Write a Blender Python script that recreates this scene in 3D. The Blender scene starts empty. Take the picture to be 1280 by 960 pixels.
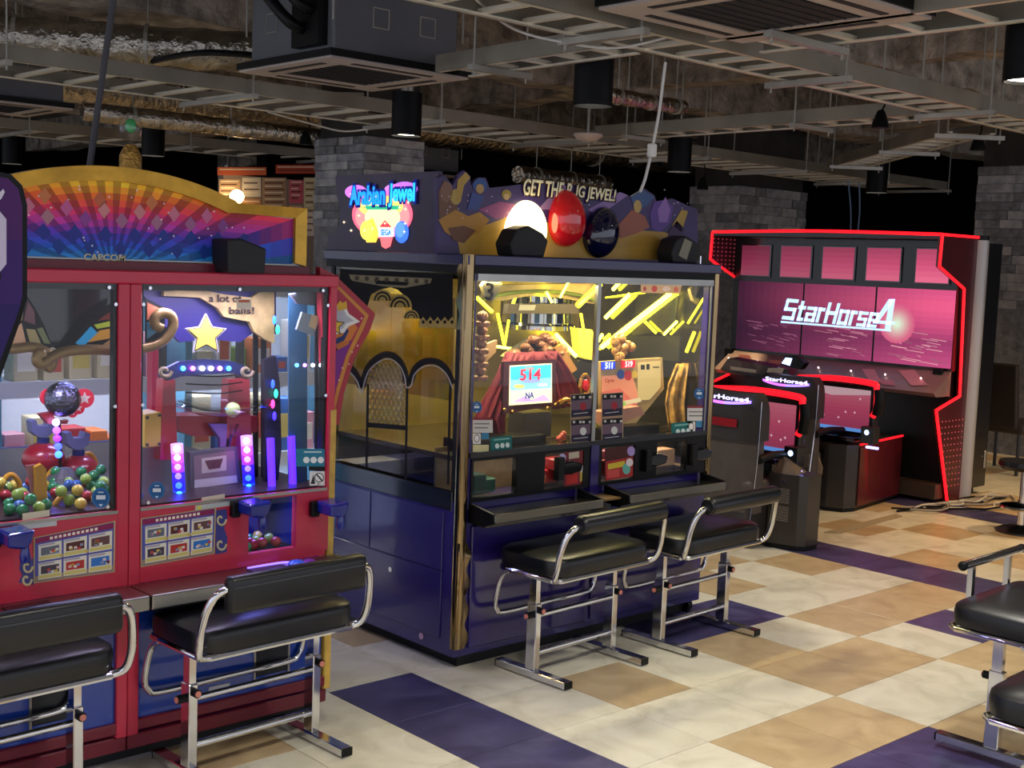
import bpy, bmesh, math, random
import numpy as np
from mathutils import Vector, Matrix
random.seed(7)
S = bpy.context.scene
COL = S.collection
PI = math.pi

# ---------------------------------------------------------------- camera
F_PX, CAM = 1565.65, Vector((-5.0671, -3.0998, 1.6822))
YAW, PITCH, ROLL = 0.738782, -0.0982031, 0.0380820
fw = Vector((math.sin(YAW)*math.cos(PITCH), math.cos(YAW)*math.cos(PITCH), math.sin(PITCH)))
rt0 = fw.cross(Vector((0, 0, 1))).normalized(); up0 = rt0.cross(fw)
RT = math.cos(ROLL)*rt0 + math.sin(ROLL)*up0
UP = -math.sin(ROLL)*rt0 + math.cos(ROLL)*up0
cd = bpy.data.cameras.new('camera'); cam = bpy.data.objects.new('camera', cd); COL.objects.link(cam)
cd.sensor_width = 36; cd.lens = F_PX*36/1280; cd.clip_end = 200; cd.clip_start = 0.05
cam.matrix_world = Matrix(((RT.x, UP.x, -fw.x, CAM.x), (RT.y, UP.y, -fw.y, CAM.y), (RT.z, UP.z, -fw.z, CAM.z), (0, 0, 0, 1)))
S.camera = cam
# ---------------------------------------------------------------- world, exposure
W = bpy.data.worlds.new('world'); S.world = W; W.use_nodes = True
W.node_tree.nodes['Background'].inputs[0].default_value = (0.82, 0.86, 1.0, 1)
W.node_tree.nodes['Background'].inputs[1].default_value = 0.85
S.view_settings.view_transform = 'Standard'; S.view_settings.look = 'None'
S.view_settings.gamma = 1; S.view_settings.use_curve_mapping = False
S.view_settings.exposure = 0.42
LAMP = 88.0          # watts of one ceiling downlight


def lin(c):
    return c/12.92 if c <= .04045 else ((c+.055)/1.055)**2.4


def hexc(h):
    if not isinstance(h, str): return tuple(h)
    h = h.lstrip('#'); return tuple(lin(int(h[i:i+2], 16)/255) for i in (0, 2, 4))


def ray(x, y): return fw + RT*((x-640)/F_PX) - UP*((y-480)/F_PX)


def on(x, y, axis, val):
    """point of the plane axis=val seen at photo pixel x,y (used to lay out real planes)"""
    d = ray(x, y); t = (val-CAM[axis])/d[axis]; return CAM + d*t


# ---------------------------------------------------------------- materials
MATS = {}


def mat(name, color='808080', rough=.5, metal=0, emit=None, es=0, noise=None, bump=None, coat=0, alpha_glass=False, spec=.5):
    if name in MATS: return MATS[name]
    m = bpy.data.materials.new(name); m.use_nodes = True; nt = m.node_tree
    b = nt.nodes['Principled BSDF']; c = hexc(color)
    b.inputs['Base Color'].default_value = (*c, 1); b.inputs['Roughness'].default_value = rough
    b.inputs['Metallic'].default_value = metal; b.inputs['Specular IOR Level'].default_value = spec
    b.inputs['Coat Weight'].default_value = coat; b.inputs['Coat Roughness'].default_value = .06
    if emit is not None:
        b.inputs['Emission Color'].default_value = (*hexc(emit), 1); b.inputs['Emission Strength'].default_value = es
    if noise or bump:
        g = nt.nodes.new('ShaderNodeNewGeometry')
    if noise:
        n = nt.nodes.new('ShaderNodeTexNoise'); n.inputs['Scale'].default_value = noise[0]; n.inputs['Detail'].default_value = 6
        nt.links.new(g.outputs['Position'], n.inputs['Vector'])
        r = nt.nodes.new('ShaderNodeValToRGB'); a = noise[1]
        r.color_ramp.elements[0].position = .3; r.color_ramp.elements[1].position = .7
        r.color_ramp.elements[0].color = (*[max(0, k*(1-a)) for k in c], 1)
        r.color_ramp.elements[1].color = (*[min(1, k*(1+a)) for k in c], 1)
        nt.links.new(n.outputs['Fac'], r.inputs['Fac']); nt.links.new(r.outputs['Color'], b.inputs['Base Color'])
    if bump:
        n2 = nt.nodes.new('ShaderNodeTexNoise'); n2.inputs['Scale'].default_value = bump[0]; n2.inputs['Detail'].default_value = 4
        nt.links.new(g.outputs['Position'], n2.inputs['Vector'])
        bp = nt.nodes.new('ShaderNodeBump'); bp.inputs['Strength'].default_value = bump[1]; bp.inputs['Distance'].default_value = bump[2] if len(bump) > 2 else .01
        nt.links.new(n2.outputs['Fac'], bp.inputs['Height']); nt.links.new(bp.outputs['Normal'], b.inputs['Normal'])
    MATS[name] = m; return m


def glass(name, tint=(1, 1, 1), gloss=1.0, rough=.02, ior=1.45):
    if name in MATS: return MATS[name]
    m = bpy.data.materials.new(name); m.use_nodes = True; nt = m.node_tree; nt.nodes.clear()
    o = nt.nodes.new('ShaderNodeOutputMaterial'); t = nt.nodes.new('ShaderNodeBsdfTransparent'); t.inputs[0].default_value = (*tint, 1)
    gl = nt.nodes.new('ShaderNodeBsdfGlossy'); gl.inputs['Roughness'].default_value = rough
    fr = nt.nodes.new('ShaderNodeFresnel'); fr.inputs[0].default_value = ior
    mu = nt.nodes.new('ShaderNodeMath'); mu.operation = 'MULTIPLY'; mu.inputs[1].default_value = gloss; mu.use_clamp = True
    mx = nt.nodes.new('ShaderNodeMixShader')
    gg = nt.nodes.new('ShaderNodeNewGeometry'); sb = nt.nodes.new('ShaderNodeMath'); sb.operation = 'SUBTRACT'; sb.inputs[0].default_value = 1; m2 = nt.nodes.new('ShaderNodeMath'); m2.operation = 'MULTIPLY'
    nt.links.new(gg.outputs['Backfacing'], sb.inputs[1]); nt.links.new(fr.outputs[0], mu.inputs[0]); nt.links.new(mu.outputs[0], m2.inputs[0]); nt.links.new(sb.outputs[0], m2.inputs[1]); nt.links.new(m2.outputs[0], mx.inputs[0])
    nt.links.new(t.outputs[0], mx.inputs[1]); nt.links.new(gl.outputs[0], mx.inputs[2]); nt.links.new(mx.outputs[0], o.inputs[0])
    MATS[name] = m; return m


def printmat(name, rough=.35, es=0.0, coat=0.0, dark=False):
    if name in MATS: return MATS[name]
    m = bpy.data.materials.new(name); m.use_nodes = True; nt = m.node_tree; b = nt.nodes['Principled BSDF']; b.inputs['Specular IOR Level'].default_value = .2
    a = nt.nodes.new('ShaderNodeAttribute'); a.attribute_name = 'Col'
    b.inputs['Base Color'].default_value = (.01, .01, .01, 1)
    if not dark: nt.links.new(a.outputs['Color'], b.inputs['Base Color'])
    b.inputs['Roughness'].default_value = rough; b.inputs['Coat Weight'].default_value = coat
    if es:
        nt.links.new(a.outputs['Color'], b.inputs['Emission Color']); b.inputs['Emission Strength'].default_value = es
    MATS[name] = m; return m


def em(name, color, es): return mat(name, color, .4, emit=color, es=es)


# ---------------------------------------------------------------- mesh building
def root_loc(o):
    while o.parent: o = o.parent
    return o.location


class MB:
    def __init__(s): s.v = []; s.f = []; s.c = []

    def add(s, vs, fs, col=None):
        k = len(s.v); s.v += [Vector(p) for p in vs]; s.f += [tuple(i+k for i in f) for f in fs]
        s.c += [col]*len(fs); return s

    def box(s, x0, x1, y0, y1, z0, z1, col=None):
        vs = [(x, y, z) for z in (z0, z1) for y in (y0, y1) for x in (x0, x1)]
        return s.add(vs, [(0, 2, 3, 1), (4, 5, 7, 6), (0, 1, 5, 4), (2, 6, 7, 3), (0, 4, 6, 2), (1, 3, 7, 5)], col)

    def obox(s, c, U, V_, N, su, sv, sn):
        c = Vector(c); vs = [c + U*(a*su/2) + V_*(b*sv/2) + N*(d*sn/2) for d in (-1, 1) for b in (-1, 1) for a in (-1, 1)]
        return s.add(vs, [(0, 2, 3, 1), (4, 5, 7, 6), (0, 1, 5, 4), (2, 6, 7, 3), (0, 4, 6, 2), (1, 3, 7, 5)])

    def prism(s, pts, off, col=None):
        """pts: 3d outline, off: extrusion vector"""
        n = len(pts); a = [Vector(p) for p in pts]; off = Vector(off)
        s.add(a+[p+off for p in a], [tuple(range(n))[::-1], tuple(range(n, 2*n))] + [(i, (i+1) % n, (i+1) % n+n, i+n) for i in range(n)], col); return s

    def frame(s, outer, inner, off):
        n = len(outer); off = Vector(off)
        a = [Vector(p) for p in outer]+[Vector(p) for p in inner]; b = [p+off for p in a]; m = 2*n
        fs = []
        for i in range(n):
            j = (i+1) % n
            fs += [(i, j, n+j, n+i), (m+i, m+n+i, m+n+j, m+j), (i, m+i, m+j, j), (n+i, n+j, m+n+j, m+n+i)]
        return s.add(a+b, fs)

    def tube(s, pts, r, seg=10, closed=False, caps=True, smooth=True):
        P = [Vector(p) for p in pts]
        if smooth and len(P) > 2: P = catmull(P, closed)
        n = len(P); rings = []
        rr = r if isinstance(r, (list, tuple)) else None
        t0 = (P[1]-P[0]).normalized(); a = t0.orthogonal().normalized()
        for i in range(n):
            if closed: t = (P[(i+1) % n]-P[i-1]).normalized()
            else: t = (P[min(i+1, n-1)]-P[max(i-1, 0)]).normalized()
            a = (a-t*a.dot(t)).normalized(); b = t.cross(a)
            R_ = rr[min(int(i*len(rr)/n), len(rr)-1)] if rr else r
            rings.append([P[i]+(a*math.cos(2*PI*k/seg)+b*math.sin(2*PI*k/seg))*R_ for k in range(seg)])
        vs = [q for R_ in rings for q in R_]; fs = []
        for i in range(n if closed else n-1):
            j = (i+1) % n
            for k in range(seg):
                l = (k+1) % seg; fs.append((i*seg+k, i*seg+l, j*seg+l, j*seg+k))
        if caps and not closed: fs += [tuple(range(seg))[::-1], tuple(range((n-1)*seg, n*seg))]
        return s.add(vs, fs)

    def cyl(s, a, b, r, seg=16, r2=None):
        a, b = Vector(a), Vector(b); t = (b-a).normalized(); u = t.orthogonal().normalized(); w = t.cross(u); r2 = r if r2 is None else r2
        vs = [a+(u*math.cos(2*PI*k/seg)+w*math.sin(2*PI*k/seg))*r for k in range(seg)] + [b+(u*math.cos(2*PI*k/seg)+w*math.sin(2*PI*k/seg))*r2 for k in range(seg)]
        return s.add(vs, [tuple(range(seg))[::-1], tuple(range(seg, 2*seg))]+[(k, (k+1) % seg, (k+1) % seg+seg, k+seg) for k in range(seg)])

    def lathe(s, base, prof, axis=(0, 0, 1), seg=20):
        base = Vector(base); t = Vector(axis).normalized(); u = t.orthogonal().normalized(); w = t.cross(u); vs = []; n = len(prof)
        for (r, h) in prof: vs += [base+t*h+(u*math.cos(2*PI*k/seg)+w*math.sin(2*PI*k/seg))*max(r, 1e-4) for k in range(seg)]
        fs = [(i*seg+k, i*seg+(k+1) % seg, (i+1)*seg+(k+1) % seg, (i+1)*seg+k) for i in range(n-1) for k in range(seg)]
        fs += [tuple(range(seg))[::-1], tuple(range((n-1)*seg, n*seg))]
        return s.add(vs, fs)

    def ball(s, c, r, seg=14, rings=9, sc=(1, 1, 1)):
        c = Vector(c); vs = []; fs = []
        for i in range(1, rings):
            th = PI*i/rings
            for k in range(seg):
                ph = 2*PI*k/seg; vs.append(c+Vector((r*sc[0]*math.sin(th)*math.cos(ph), r*sc[1]*math.sin(th)*math.sin(ph), r*sc[2]*math.cos(th))))
        vs += [c+Vector((0, 0, r*sc[2])), c-Vector((0, 0, r*sc[2]))]; T = len(vs)-2
        for i in range(rings-2):
            for k in range(seg): l = (k+1) % seg; fs.append((i*seg+k, (i+1)*seg+k, (i+1)*seg+l, i*seg+l))
        for k in range(seg): l = (k+1) % seg; fs += [(T, k, l), (T+1, (rings-2)*seg+l, (rings-2)*seg+k)]
        return s.add(vs, fs)

    def poly(s, pts, col=None): return s.add(pts, [tuple(range(len(pts)))], col)

    def obj(s, name, m, parent=None, smooth=False, bevel=0, bseg=2):
        off = root_loc(parent) if parent else Vector((0, 0, 0))
        me = bpy.data.meshes.new(name); me.from_pydata([p-off for p in s.v], [], s.f); me.update()
        if any(c is not None for c in s.c):
            ca = me.color_attributes.new('Col', 'FLOAT_COLOR', 'CORNER')
            for p, c in zip(me.polygons, s.c):
                c = hexc(c or '808080')
                for li in p.loop_indices: ca.data[li].color = (*c, 1)
        else:
            bm = bmesh.new(); bm.from_mesh(me)
            if bevel: bmesh.ops.bevel(bm, geom=[e for e in bm.edges], offset=bevel, segments=bseg, affect='EDGES', profile=.5)
            bmesh.ops.recalc_face_normals(bm, faces=bm.faces[:])
            bm.to_mesh(me); bm.free()
        if smooth:
            for p in me.polygons: p.use_smooth = True
            try: me.set_sharp_from_angle(angle=math.radians(40))
            except Exception: pass
        me.materials.append(m if not isinstance(m, str) else MATS[m])
        o = bpy.data.objects.new(name, me); COL.objects.link(o)
        if parent: o.parent = parent
        return o


def catmull(P, closed=False, k=6):
    n = len(P); out = []
    for i in range(n if closed else n-1):
        p0 = P[(i-1) % n] if closed or i > 0 else P[i]; p1 = P[i]; p2 = P[(i+1) % n]; p3 = P[(i+2) % n] if closed or i+2 < n else p2
        for j in range(k):
            t = j/k; out.append(.5*((2*p1)+(p2-p0)*t+(2*p0-5*p1+4*p2-p3)*t*t+(3*p1-p0-3*p2+p3)*t**3))
    if not closed: out.append(P[-1])
    return out


def tag(o, label, cat=None, group=None, kind=None):
    if label: o['label'] = label
    if cat: o['category'] = cat
    if group: o['group'] = group
    if kind: o['kind'] = kind
    return o


def thing(name, label, cat, loc=(0, 0, 0), group=None):
    o = bpy.data.objects.new(name, None); COL.objects.link(o); o.location = loc; o.empty_display_size = .05
    return tag(o, label, cat, group)


def copy_tree(o, parent=None):
    c = o.copy(); COL.objects.link(c); c.parent = parent
    for ch in list(o.children): copy_tree(ch, c)
    return c


def text_mesh(txt, size=1.0, ext=0.0, shear=0, bold=0):
    cu = bpy.data.curves.new('lettering', 'FONT'); cu.body = txt; cu.align_x = 'CENTER'; cu.align_y = 'CENTER'; cu.size = size
    cu.extrude = ext; cu.shear = shear; cu.offset = bold; cu.resolution_u = 3
    ob = bpy.data.objects.new('lettering', cu); COL.objects.link(ob); bpy.context.view_layer.update()
    me = bpy.data.meshes.new_from_object(ob.evaluated_get(bpy.context.evaluated_depsgraph_get()))
    bpy.data.objects.remove(ob); bpy.data.curves.remove(cu); return me


def text(name, txt, c, U, V_, width, height, m, parent, ext=.0015, shear=0, bold=0.0):
    """lettering centred on c, running along U, up along V_, fitted to width x height"""
    me = text_mesh(txt, 1.0, 0.0, shear, bold)
    n = len(me.vertices); co = np.empty(n*3); me.vertices.foreach_get('co', co); co = co.reshape(-1, 3)
    lo, hi = co.min(0), co.max(0); U = Vector(U).normalized(); V_ = Vector(V_).normalized(); N = U.cross(V_)
    sx = width/(hi[0]-lo[0]); sy = height/(hi[1]-lo[1]); off = root_loc(parent); c = Vector(c)
    for v in me.vertices:
        v.co = c + U*((v.co.x-(lo[0]+hi[0])/2)*sx) + V_*((v.co.y-(lo[1]+hi[1])/2)*sy) - off
    bm = bmesh.new(); bm.from_mesh(me)
    r = bmesh.ops.extrude_face_region(bm, geom=bm.faces[:])
    for v in [g for g in r['geom'] if isinstance(g, bmesh.types.BMVert)]: v.co += N*ext
    bmesh.ops.recalc_face_normals(bm, faces=bm.faces[:]); bm.to_mesh(me); bm.free()
    me.materials.clear(); me.materials.append(m); me.name = name
    o = bpy.data.objects.new(name, me); COL.objects.link(o); o.parent = parent; return o


def art(name, m, parent, polys, P):
    """flat print: polys = [(2d points, colour, layer)], P maps (u,v,layer) to 3d"""
    b = MB()
    for pts, c, l in polys: b.poly([P(u, v, l) for u, v in pts], c)
    return b.obj(name, m, parent)


def rect(x0, y0, x1, y1): return [(x0, y0), (x1, y0), (x1, y1), (x0, y1)]


def circ(cx, cy, rx, ry=None, n=18, a0=0, a1=2*PI):
    ry = ry or rx; full = abs(a1-a0-2*PI) < 1e-6
    return [(cx+rx*math.cos(a0+(a1-a0)*k/(n if full else n-1)), cy+ry*math.sin(a0+(a1-a0)*k/(n if full else n-1))) for k in range(n)]


def star2(cx, cy, R_, r=None, n=5, rot=PI/2, sy=1):
    r = r or R_*.5
    return [(cx+(R_ if k % 2 == 0 else r)*math.cos(rot+PI*k/n), cy+sy*(R_ if k % 2 == 0 else r)*math.sin(rot+PI*k/n)) for k in range(2*n)]


def mixc(a, b, t): return tuple(x*(1-t)+y*t for x, y in zip(hexc(a), hexc(b)))


def grad(stops, t):
    for (t0, c0), (t1, c1) in zip(stops, stops[1:]):
        if t <= t1: return mixc(c0, c1, max(0, (t-t0)/(t1-t0)))
    return hexc(stops[-1][1])


def ypx(yv):
    return lambda u, v, l: on(u, v, 1, yv-.0008*l)


def xpx(xv):
    return lambda u, v, l: on(u, v, 0, xv-.0008*l)


X, Y, Z = Vector((1, 0, 0)), Vector((0, 1, 0)), Vector((0, 0, 1))
# common materials
CHROME = mat('chrome', 'd8d8dc', .12, 1, noise=(3, .05)); BLKLEATHER = mat('black_vinyl', '0d0f12', .34, bump=(160, .12, .002), spec=.5)
BLKPLASTIC = mat('black_plastic', '07080a', .45, noise=(20, .2), spec=.25); BLKGLOSS = mat('black_gloss', '08080b', .15, coat=.5)
STEEL = mat('brushed_steel', '9a9890', .28, 1, noise=(6, .12)); DSTEEL = mat('dark_steel', '4a4a4c', .35, 1)
GOLD = mat('gold_metal', 'c49a4a', .25, 1, noise=(9, .15)); GALV = mat('galvanised', 'b0aca2', .4, .6, noise=(4, .15))
GLASS = glass('pane_glass', (.96, .97, .97), 1.0)
ACRYL = glass('clear_acrylic', (.93, .94, .97), 1.6)
SMOKE = glass('smoked_acrylic', (.25, .25, .28), 1.2)
PRINT = printmat('print', .6); PRINTG = printmat('print_gloss', .35, 0, .08)
WHITEPL = mat('white_plastic', 'd9d9d6', .45); PINKCAP = mat('pink_cap', 'e08a7a', .5)
# ================================================================= SETTING
def tilemat(name, a, b, c):
    m = bpy.data.materials.new(name); m.use_nodes = True; nt = m.node_tree; bs = nt.nodes['Principled BSDF']
    g = nt.nodes.new('ShaderNodeNewGeometry'); n = nt.nodes.new('ShaderNodeTexNoise'); n.inputs['Scale'].default_value = 5; n.inputs['Detail'].default_value = 8; n.inputs['Distortion'].default_value = 1.2
    n2 = nt.nodes.new('ShaderNodeTexNoise'); n2.inputs['Scale'].default_value = 1.1; n2.inputs['Detail'].default_value = 3
    oi = nt.nodes.new('ShaderNodeObjectInfo'); r = nt.nodes.new('ShaderNodeValToRGB')
    r.color_ramp.elements[0].position = .3; r.color_ramp.elements[1].position = .72
    r.color_ramp.elements[0].color = (*hexc(a), 1); r.color_ramp.elements[1].color = (*hexc(b), 1); e = r.color_ramp.elements.new(.5); e.color = (*hexc(c), 1)
    hs = nt.nodes.new('ShaderNodeHueSaturation'); mr = nt.nodes.new('ShaderNodeMapRange'); mr.inputs[3].default_value = .93; mr.inputs[4].default_value = 1.05
    nt.links.new(g.outputs['Position'], n.inputs['Vector']); nt.links.new(g.outputs['Position'], n2.inputs['Vector'])
    nt.links.new(n.outputs['Fac'], r.inputs['Fac']); nt.links.new(r.outputs['Color'], hs.inputs['Color'])
    nt.links.new(oi.outputs['Random'], mr.inputs[0]); nt.links.new(mr.outputs[0], hs.inputs['Value']); nt.links.new(hs.outputs['Color'], bs.inputs['Base Color'])
    rr = nt.nodes.new('ShaderNodeMapRange'); rr.inputs[3].default_value = .22; rr.inputs[4].default_value = .5
    nt.links.new(n2.outputs['Fac'], rr.inputs[0]); nt.links.new(rr.outputs[0], bs.inputs['Roughness'])
    bp = nt.nodes.new('ShaderNodeBump'); bp.inputs['Strength'].default_value = .05; bp.inputs['Distance'].default_value = .004
    nt.links.new(n.outputs['Fac'], bp.inputs['Height']); nt.links.new(bp.outputs['Normal'], bs.inputs['Normal'])
    MATS[name] = m; return m


TW = tilemat('tile_cream', 'bdb7a2', 'dcd7c4', 'd0cab6'); TT = tilemat('tile_tan', 'a58e6c', 'c2ad88', 'b59e78'); TP = tilemat('tile_purple', '322e50', '4e4a70', '3e3a62')
floor = MB().box(-9, 14, -8, 20, -.12, -.006).obj('floor', mat('floor_grout', '6b6456', .8)); floor['kind'] = 'structure'
TX, TY = .4, .405
CM = {-3: {-5: 'P', -4: 'P', -3: 'P', -2: 'T', -1: 'W'}, -2: {-5: 'W', -4: 'T', -3: 'T', -2: 'W', -1: 'W', 0: 'T'},
      -1: {-5: 'W', -4: 'W', -3: 'W', -2: 'T', -1: 'T', 0: 'W', 1: 'P', 2: 'W'},
      0: {-7: 'W', -5: 'W', -4: 'T', -3: 'W', -2: 'T', -1: 'W', 0: 'T', 1: 'T', 2: 'T', 4: 'W'},
      1: {-7: 'W', -5: 'W', -4: 'W', -3: 'W', -2: 'P', -1: 'P', 0: 'W', 1: 'W', 2: 'W', 4: 'T', 5: 'W', 6: 'W'},
      2: {-6: 'W', -5: 'W', 0: 'T', 1: 'W', 2: 'T', 4: 'W', 5: 'W', 6: 'T', 7: 'W'},
      3: {-6: 'W', -5: 'T', -4: 'T', 1: 'T', 2: 'W', 4: 'W', 5: 'T', 6: 'W', 7: 'W'}, 4: {-6: 'P', -5: 'P', -4: 'W'}}


def tile_color(i, j):
    if j in CM and i in CM[j]: return CM[j][i]
    if (i == -6 and j <= 1) or i == 3 or i == 8 or (i == -12): return 'P'
    return 'T' if ((i*7+j*5+(i*j) % 3) % 5) in (0, 3) else 'W'


cells = []
for i in range(-22, 34):
    for j in range(-19, 48):
        c = Vector(((i+.5)*TX, (j+.5)*TY, 0)); d = c-CAM; z = d.dot(fw); vis = False
        if z > .5:
            u, v = 640+F_PX*d.dot(RT)/z, 480-F_PX*d.dot(UP)/z
            hid = (c.x < -2.75 and c.y > .75) or (-1.7 < c.x < -.5 and c.y > .8 and c.y < 1.6) or (u < 400 and v < 860)
            vis = -80 < u < 1360 and 600 < v < 1060 and not hid
        cells.append((0 if vis else 1, d.length, i, j))
cells.sort(); tm = {}; rest = {'W': MB(), 'T': MB(), 'P': MB()}
tb = MB().box(.0012, TX-.0012, .0012, TY-.0012, -.006, 0)
for n_, (hid, dist, i, j) in enumerate(cells):
    k = tile_color(i, j)
    if not hid and n_ < 300:
        if k not in tm:
            o = tb.obj('floor_tile', {'W': TW, 'T': TT, 'P': TP}[k], None, bevel=.0008, bseg=1); tm[k] = o.data
        else:
            o = bpy.data.objects.new('floor_tile', tm[k]); COL.objects.link(o)
        o.parent = floor; o.location = (i*TX, j*TY, 0)
    else:
        rest[k].box(i*TX+.0012, (i+1)*TX-.0012, j*TY+.0012, (j+1)*TY-.0012, -.006, 0)
for k, m_ in (('W', TW), ('T', TT), ('P', TP)):
    o = rest[k].obj('floor_tile_field', m_, floor); o['kind'] = 'stuff'

DARKWALL = mat('dark_wall_paint', '07080d', .9, noise=(2, .25), spec=.1); SPRAY = mat('sprayed_insulation', 'a0968a', .95, noise=(6, .55), bump=(14, .9, .06))
ceil = MB().box(-9, 14, -8, 20, 3.8, 3.95).obj('ceiling', mat('ceiling_slab', '7c766e', .95, noise=(1.5, .45), bump=(9, .7, .05))); ceil['kind'] = 'structure'


def rough_beam(x0, x1, y0, y1, z0, z1, nseg, axis):
    b = MB(); rnd = random.Random(int((x0+y0)*100)); L = (x1-x0) if axis == 0 else (y1-y0)
    prev = None; vs = []; fs = []
    for k in range(nseg+1):
        t = k/nseg; j1, j2, j3 = [rnd.uniform(-.03, .03) for _ in range(3)]
        if axis == 0: ring = [(x0+L*t, y0+j1, z0+j2), (x0+L*t, y1+j3, z0+j1), (x0+L*t, y1+j2, z1), (x0+L*t, y0+j3, z1)]
        else: ring = [(x0+j1, y0+L*t, z0+j2), (x1+j3, y0+L*t, z0+j1), (x1+j2, y0+L*t, z1), (x0+j3, y0+L*t, z1)]
        vs += ring
        if k: fs += [((k-1)*4+a, (k-1)*4+(a+1) % 4, k*4+(a+1) % 4, k*4+a) for a in range(4)]
    fs += [(3, 2, 1, 0), tuple(nseg*4+a for a in range(4))]
    b.add(vs, fs); return b.obj('beam', SPRAY, ceil, smooth=False)


for y0 in (2.2, 4.9, 8.0, 11.5): rough_beam(-8.9, 13.9, y0, y0+.38, 3.22, 3.81, 60, 0)
for x0 in (-4.2, -.3, 3.6, 7.4): rough_beam(x0, x0+.34, -7.9, 19.5, 3.3, 3.81, 60, 1)
for nm, a in (('wall_back', (-9, 14, 19.6, 19.9)), ('wall_right', (12.6, 12.9, -8, 19.6))):
    w = MB().box(*a, -.1, 3.8).obj(nm, DARKWALL); w['kind'] = 'structure'
w = MB().box(2.2, 12.6, 9.0, 9.2, -.006, 3.8).obj('wall_partition', DARKWALL); w['kind'] = 'structure'

STONE = [mat('stone_a', '8e9096', .8, noise=(11, .35), bump=(25, .7, .02)), mat('stone_b', '74757a', .85, noise=(13, .35), bump=(25, .7, .02)), mat('stone_c', 'a2a2a4', .8, noise=(9, .3), bump=(25, .7, .02))]
CONC = mat('column_core', '3a3836', .9, noise=(5, .2))


def stone_column(label, x0, y0, wx, wy, h, rowh=.085, z0=0.0, seed=1):
    t = thing('stone_column', label, 'column', (x0+wx/2, y0+wy/2, 0)); rnd = random.Random(seed)
    MB().box(x0+.03, x0+wx-.03, y0+.03, y0+wy-.03, 0, 3.8).obj('core', CONC, t)
    z = h-rowh; shown = 0
    while z > z0:
        for face in (0, 1):                     # -y face and -x face
            p = 0.0; L = wx if face == 0 else wy
            while p < L-.01:
                l = min(rnd.uniform(.14, .42), L-p)
                if L-p-l < .07: l = L-p
                d = rnd.uniform(0, .022); g = .002; b = MB(); hh = rowh-g
                if face == 0: b.box(x0+p+g, x0+p+l-g, y0-d, y0+.03, z+g, z+hh)
                else: b.box(x0-d, x0+.03, y0+p+g, y0+p+l-g, z+g, z+hh)
                b.obj('stone', rnd.choice(STONE), t); p += l
        z -= rowh
    if z0 > 0: MB().box(x0, x0+wx, y0, y0+wy, 0, z0+rowh).obj('lower_cladding', STONE[1], t)
    return t


stone_column('grey stacked stone column behind the lit purple machine sign', 1.02, 5.5, .62, .72, 2.66, .068, 1.85, 3)
stone_column('grey rough stone pillar at the right edge beyond the red racing cabinet', 6.55, 2.25, .62, .78, 2.76, .085, 1.4, 5)
stone_column('pale grey block pillar above the far end of the red cabinet', 6.15, 5.6, 1.25, .7, 2.60, .1, 1.9, 9)

# ================================================================= CEILING SERVICES
RAIL_LIT = mat('tray_rail_lit', 'e0dac8', .4, .25, noise=(3, .12)); RAIL_SHADED = mat('tray_rail_shaded', '8f887a', .5, .4, noise=(3, .2)); ROD = mat('hanger_rod', 'a8a59c', .45, .5)  # flanges and rungs coloured as lit from below, side rails as shaded


def ladder(label, a, b, width, z=2.7, rung=.3, rods=True, side=1):
    a = Vector((*a, z)); b = Vector((*b, z)); d = (b-a); L = d.length; d.normalize(); n = Vector((-d.y, d.x, 0))
    t = thing('cable_ladder', label, 'cable tray', a, 'cable ladders under the ceiling')
    for s in (-1, 1):
        o = n*(s*width/2)
        MB().obox((a+b)/2+o+Z*.045, d, n, Z, L, .012, .09).obj('side_rail', RAIL_SHADED, t)
        MB().obox((a+b)/2+o-n*(s*.018)+Z*.004, d, n, Z, L, .036, .008).obj('rail_flange', RAIL_LIT, t)
    k = int(L/rung); bm = None
    for i in range(k):
        p = a+d*(rung*(i+.5)); q = MB().obox(p+Z*.018, n, d, Z, width-.02, .04, .02)
        q.obj('rung', RAIL_LIT, t)
    if rods:
        for i in range(int(L/1.6)+1):
            p = a+d*min(.4+1.6*i, L-.05)
            MB().obox(p-Z*.02, n, d, Z, width+.16, .041, .03).obj('support_bar', GALV, t)
            for s in (-1, 1):
                q = p+n*(s*(width/2+.05)); MB().cyl(q-Z*.06, Vector((q.x, q.y, 3.8)), .006, 6).obj('hanger_rod', ROD, t)
    return t


ladder('long cable ladder crossing the ceiling behind the left air conditioner', (-4.4, 4.55), (8.6, 4.9), .8, rung=.32)
ladder('far cable ladder hung low behind the long one, at left', (-2.6, 8.9), (4.4, 9.0-.15), .8, rung=.4)
ladder('pale cable ladder running out from under the right air conditioner', (-3.0, .82), (5.2, .98), .36, rung=.26)
ladder('short cable ladder between the left air conditioner and the drum lamp', (-.56, 2.42), (-.60, 1.12), .26, rung=.26)
ladder('cable ladder crossing above the horse racing cabinet', (2.45, 4.1), (2.38, 1.12), .3, rung=.28)
ladder('slanting cable ladder reaching the dark right corner', (5.65, 3.95), (3.36, 1.42), .34, rung=.25)
ladder('cable ladder at the top right corner beside the cut off air conditioner', (-.36, .62), (-.40, -2.6), .42, rung=.33)
ladder('short far cable ladder above the posters at left', (.2, 6.4), (1.0, 5.4), .4, z=2.88, rung=.3, rods=False)

FOIL = mat('foil_duct', 'b9b2a6', .22, 1, noise=(8, .25), bump=(18, .9, .03))


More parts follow.
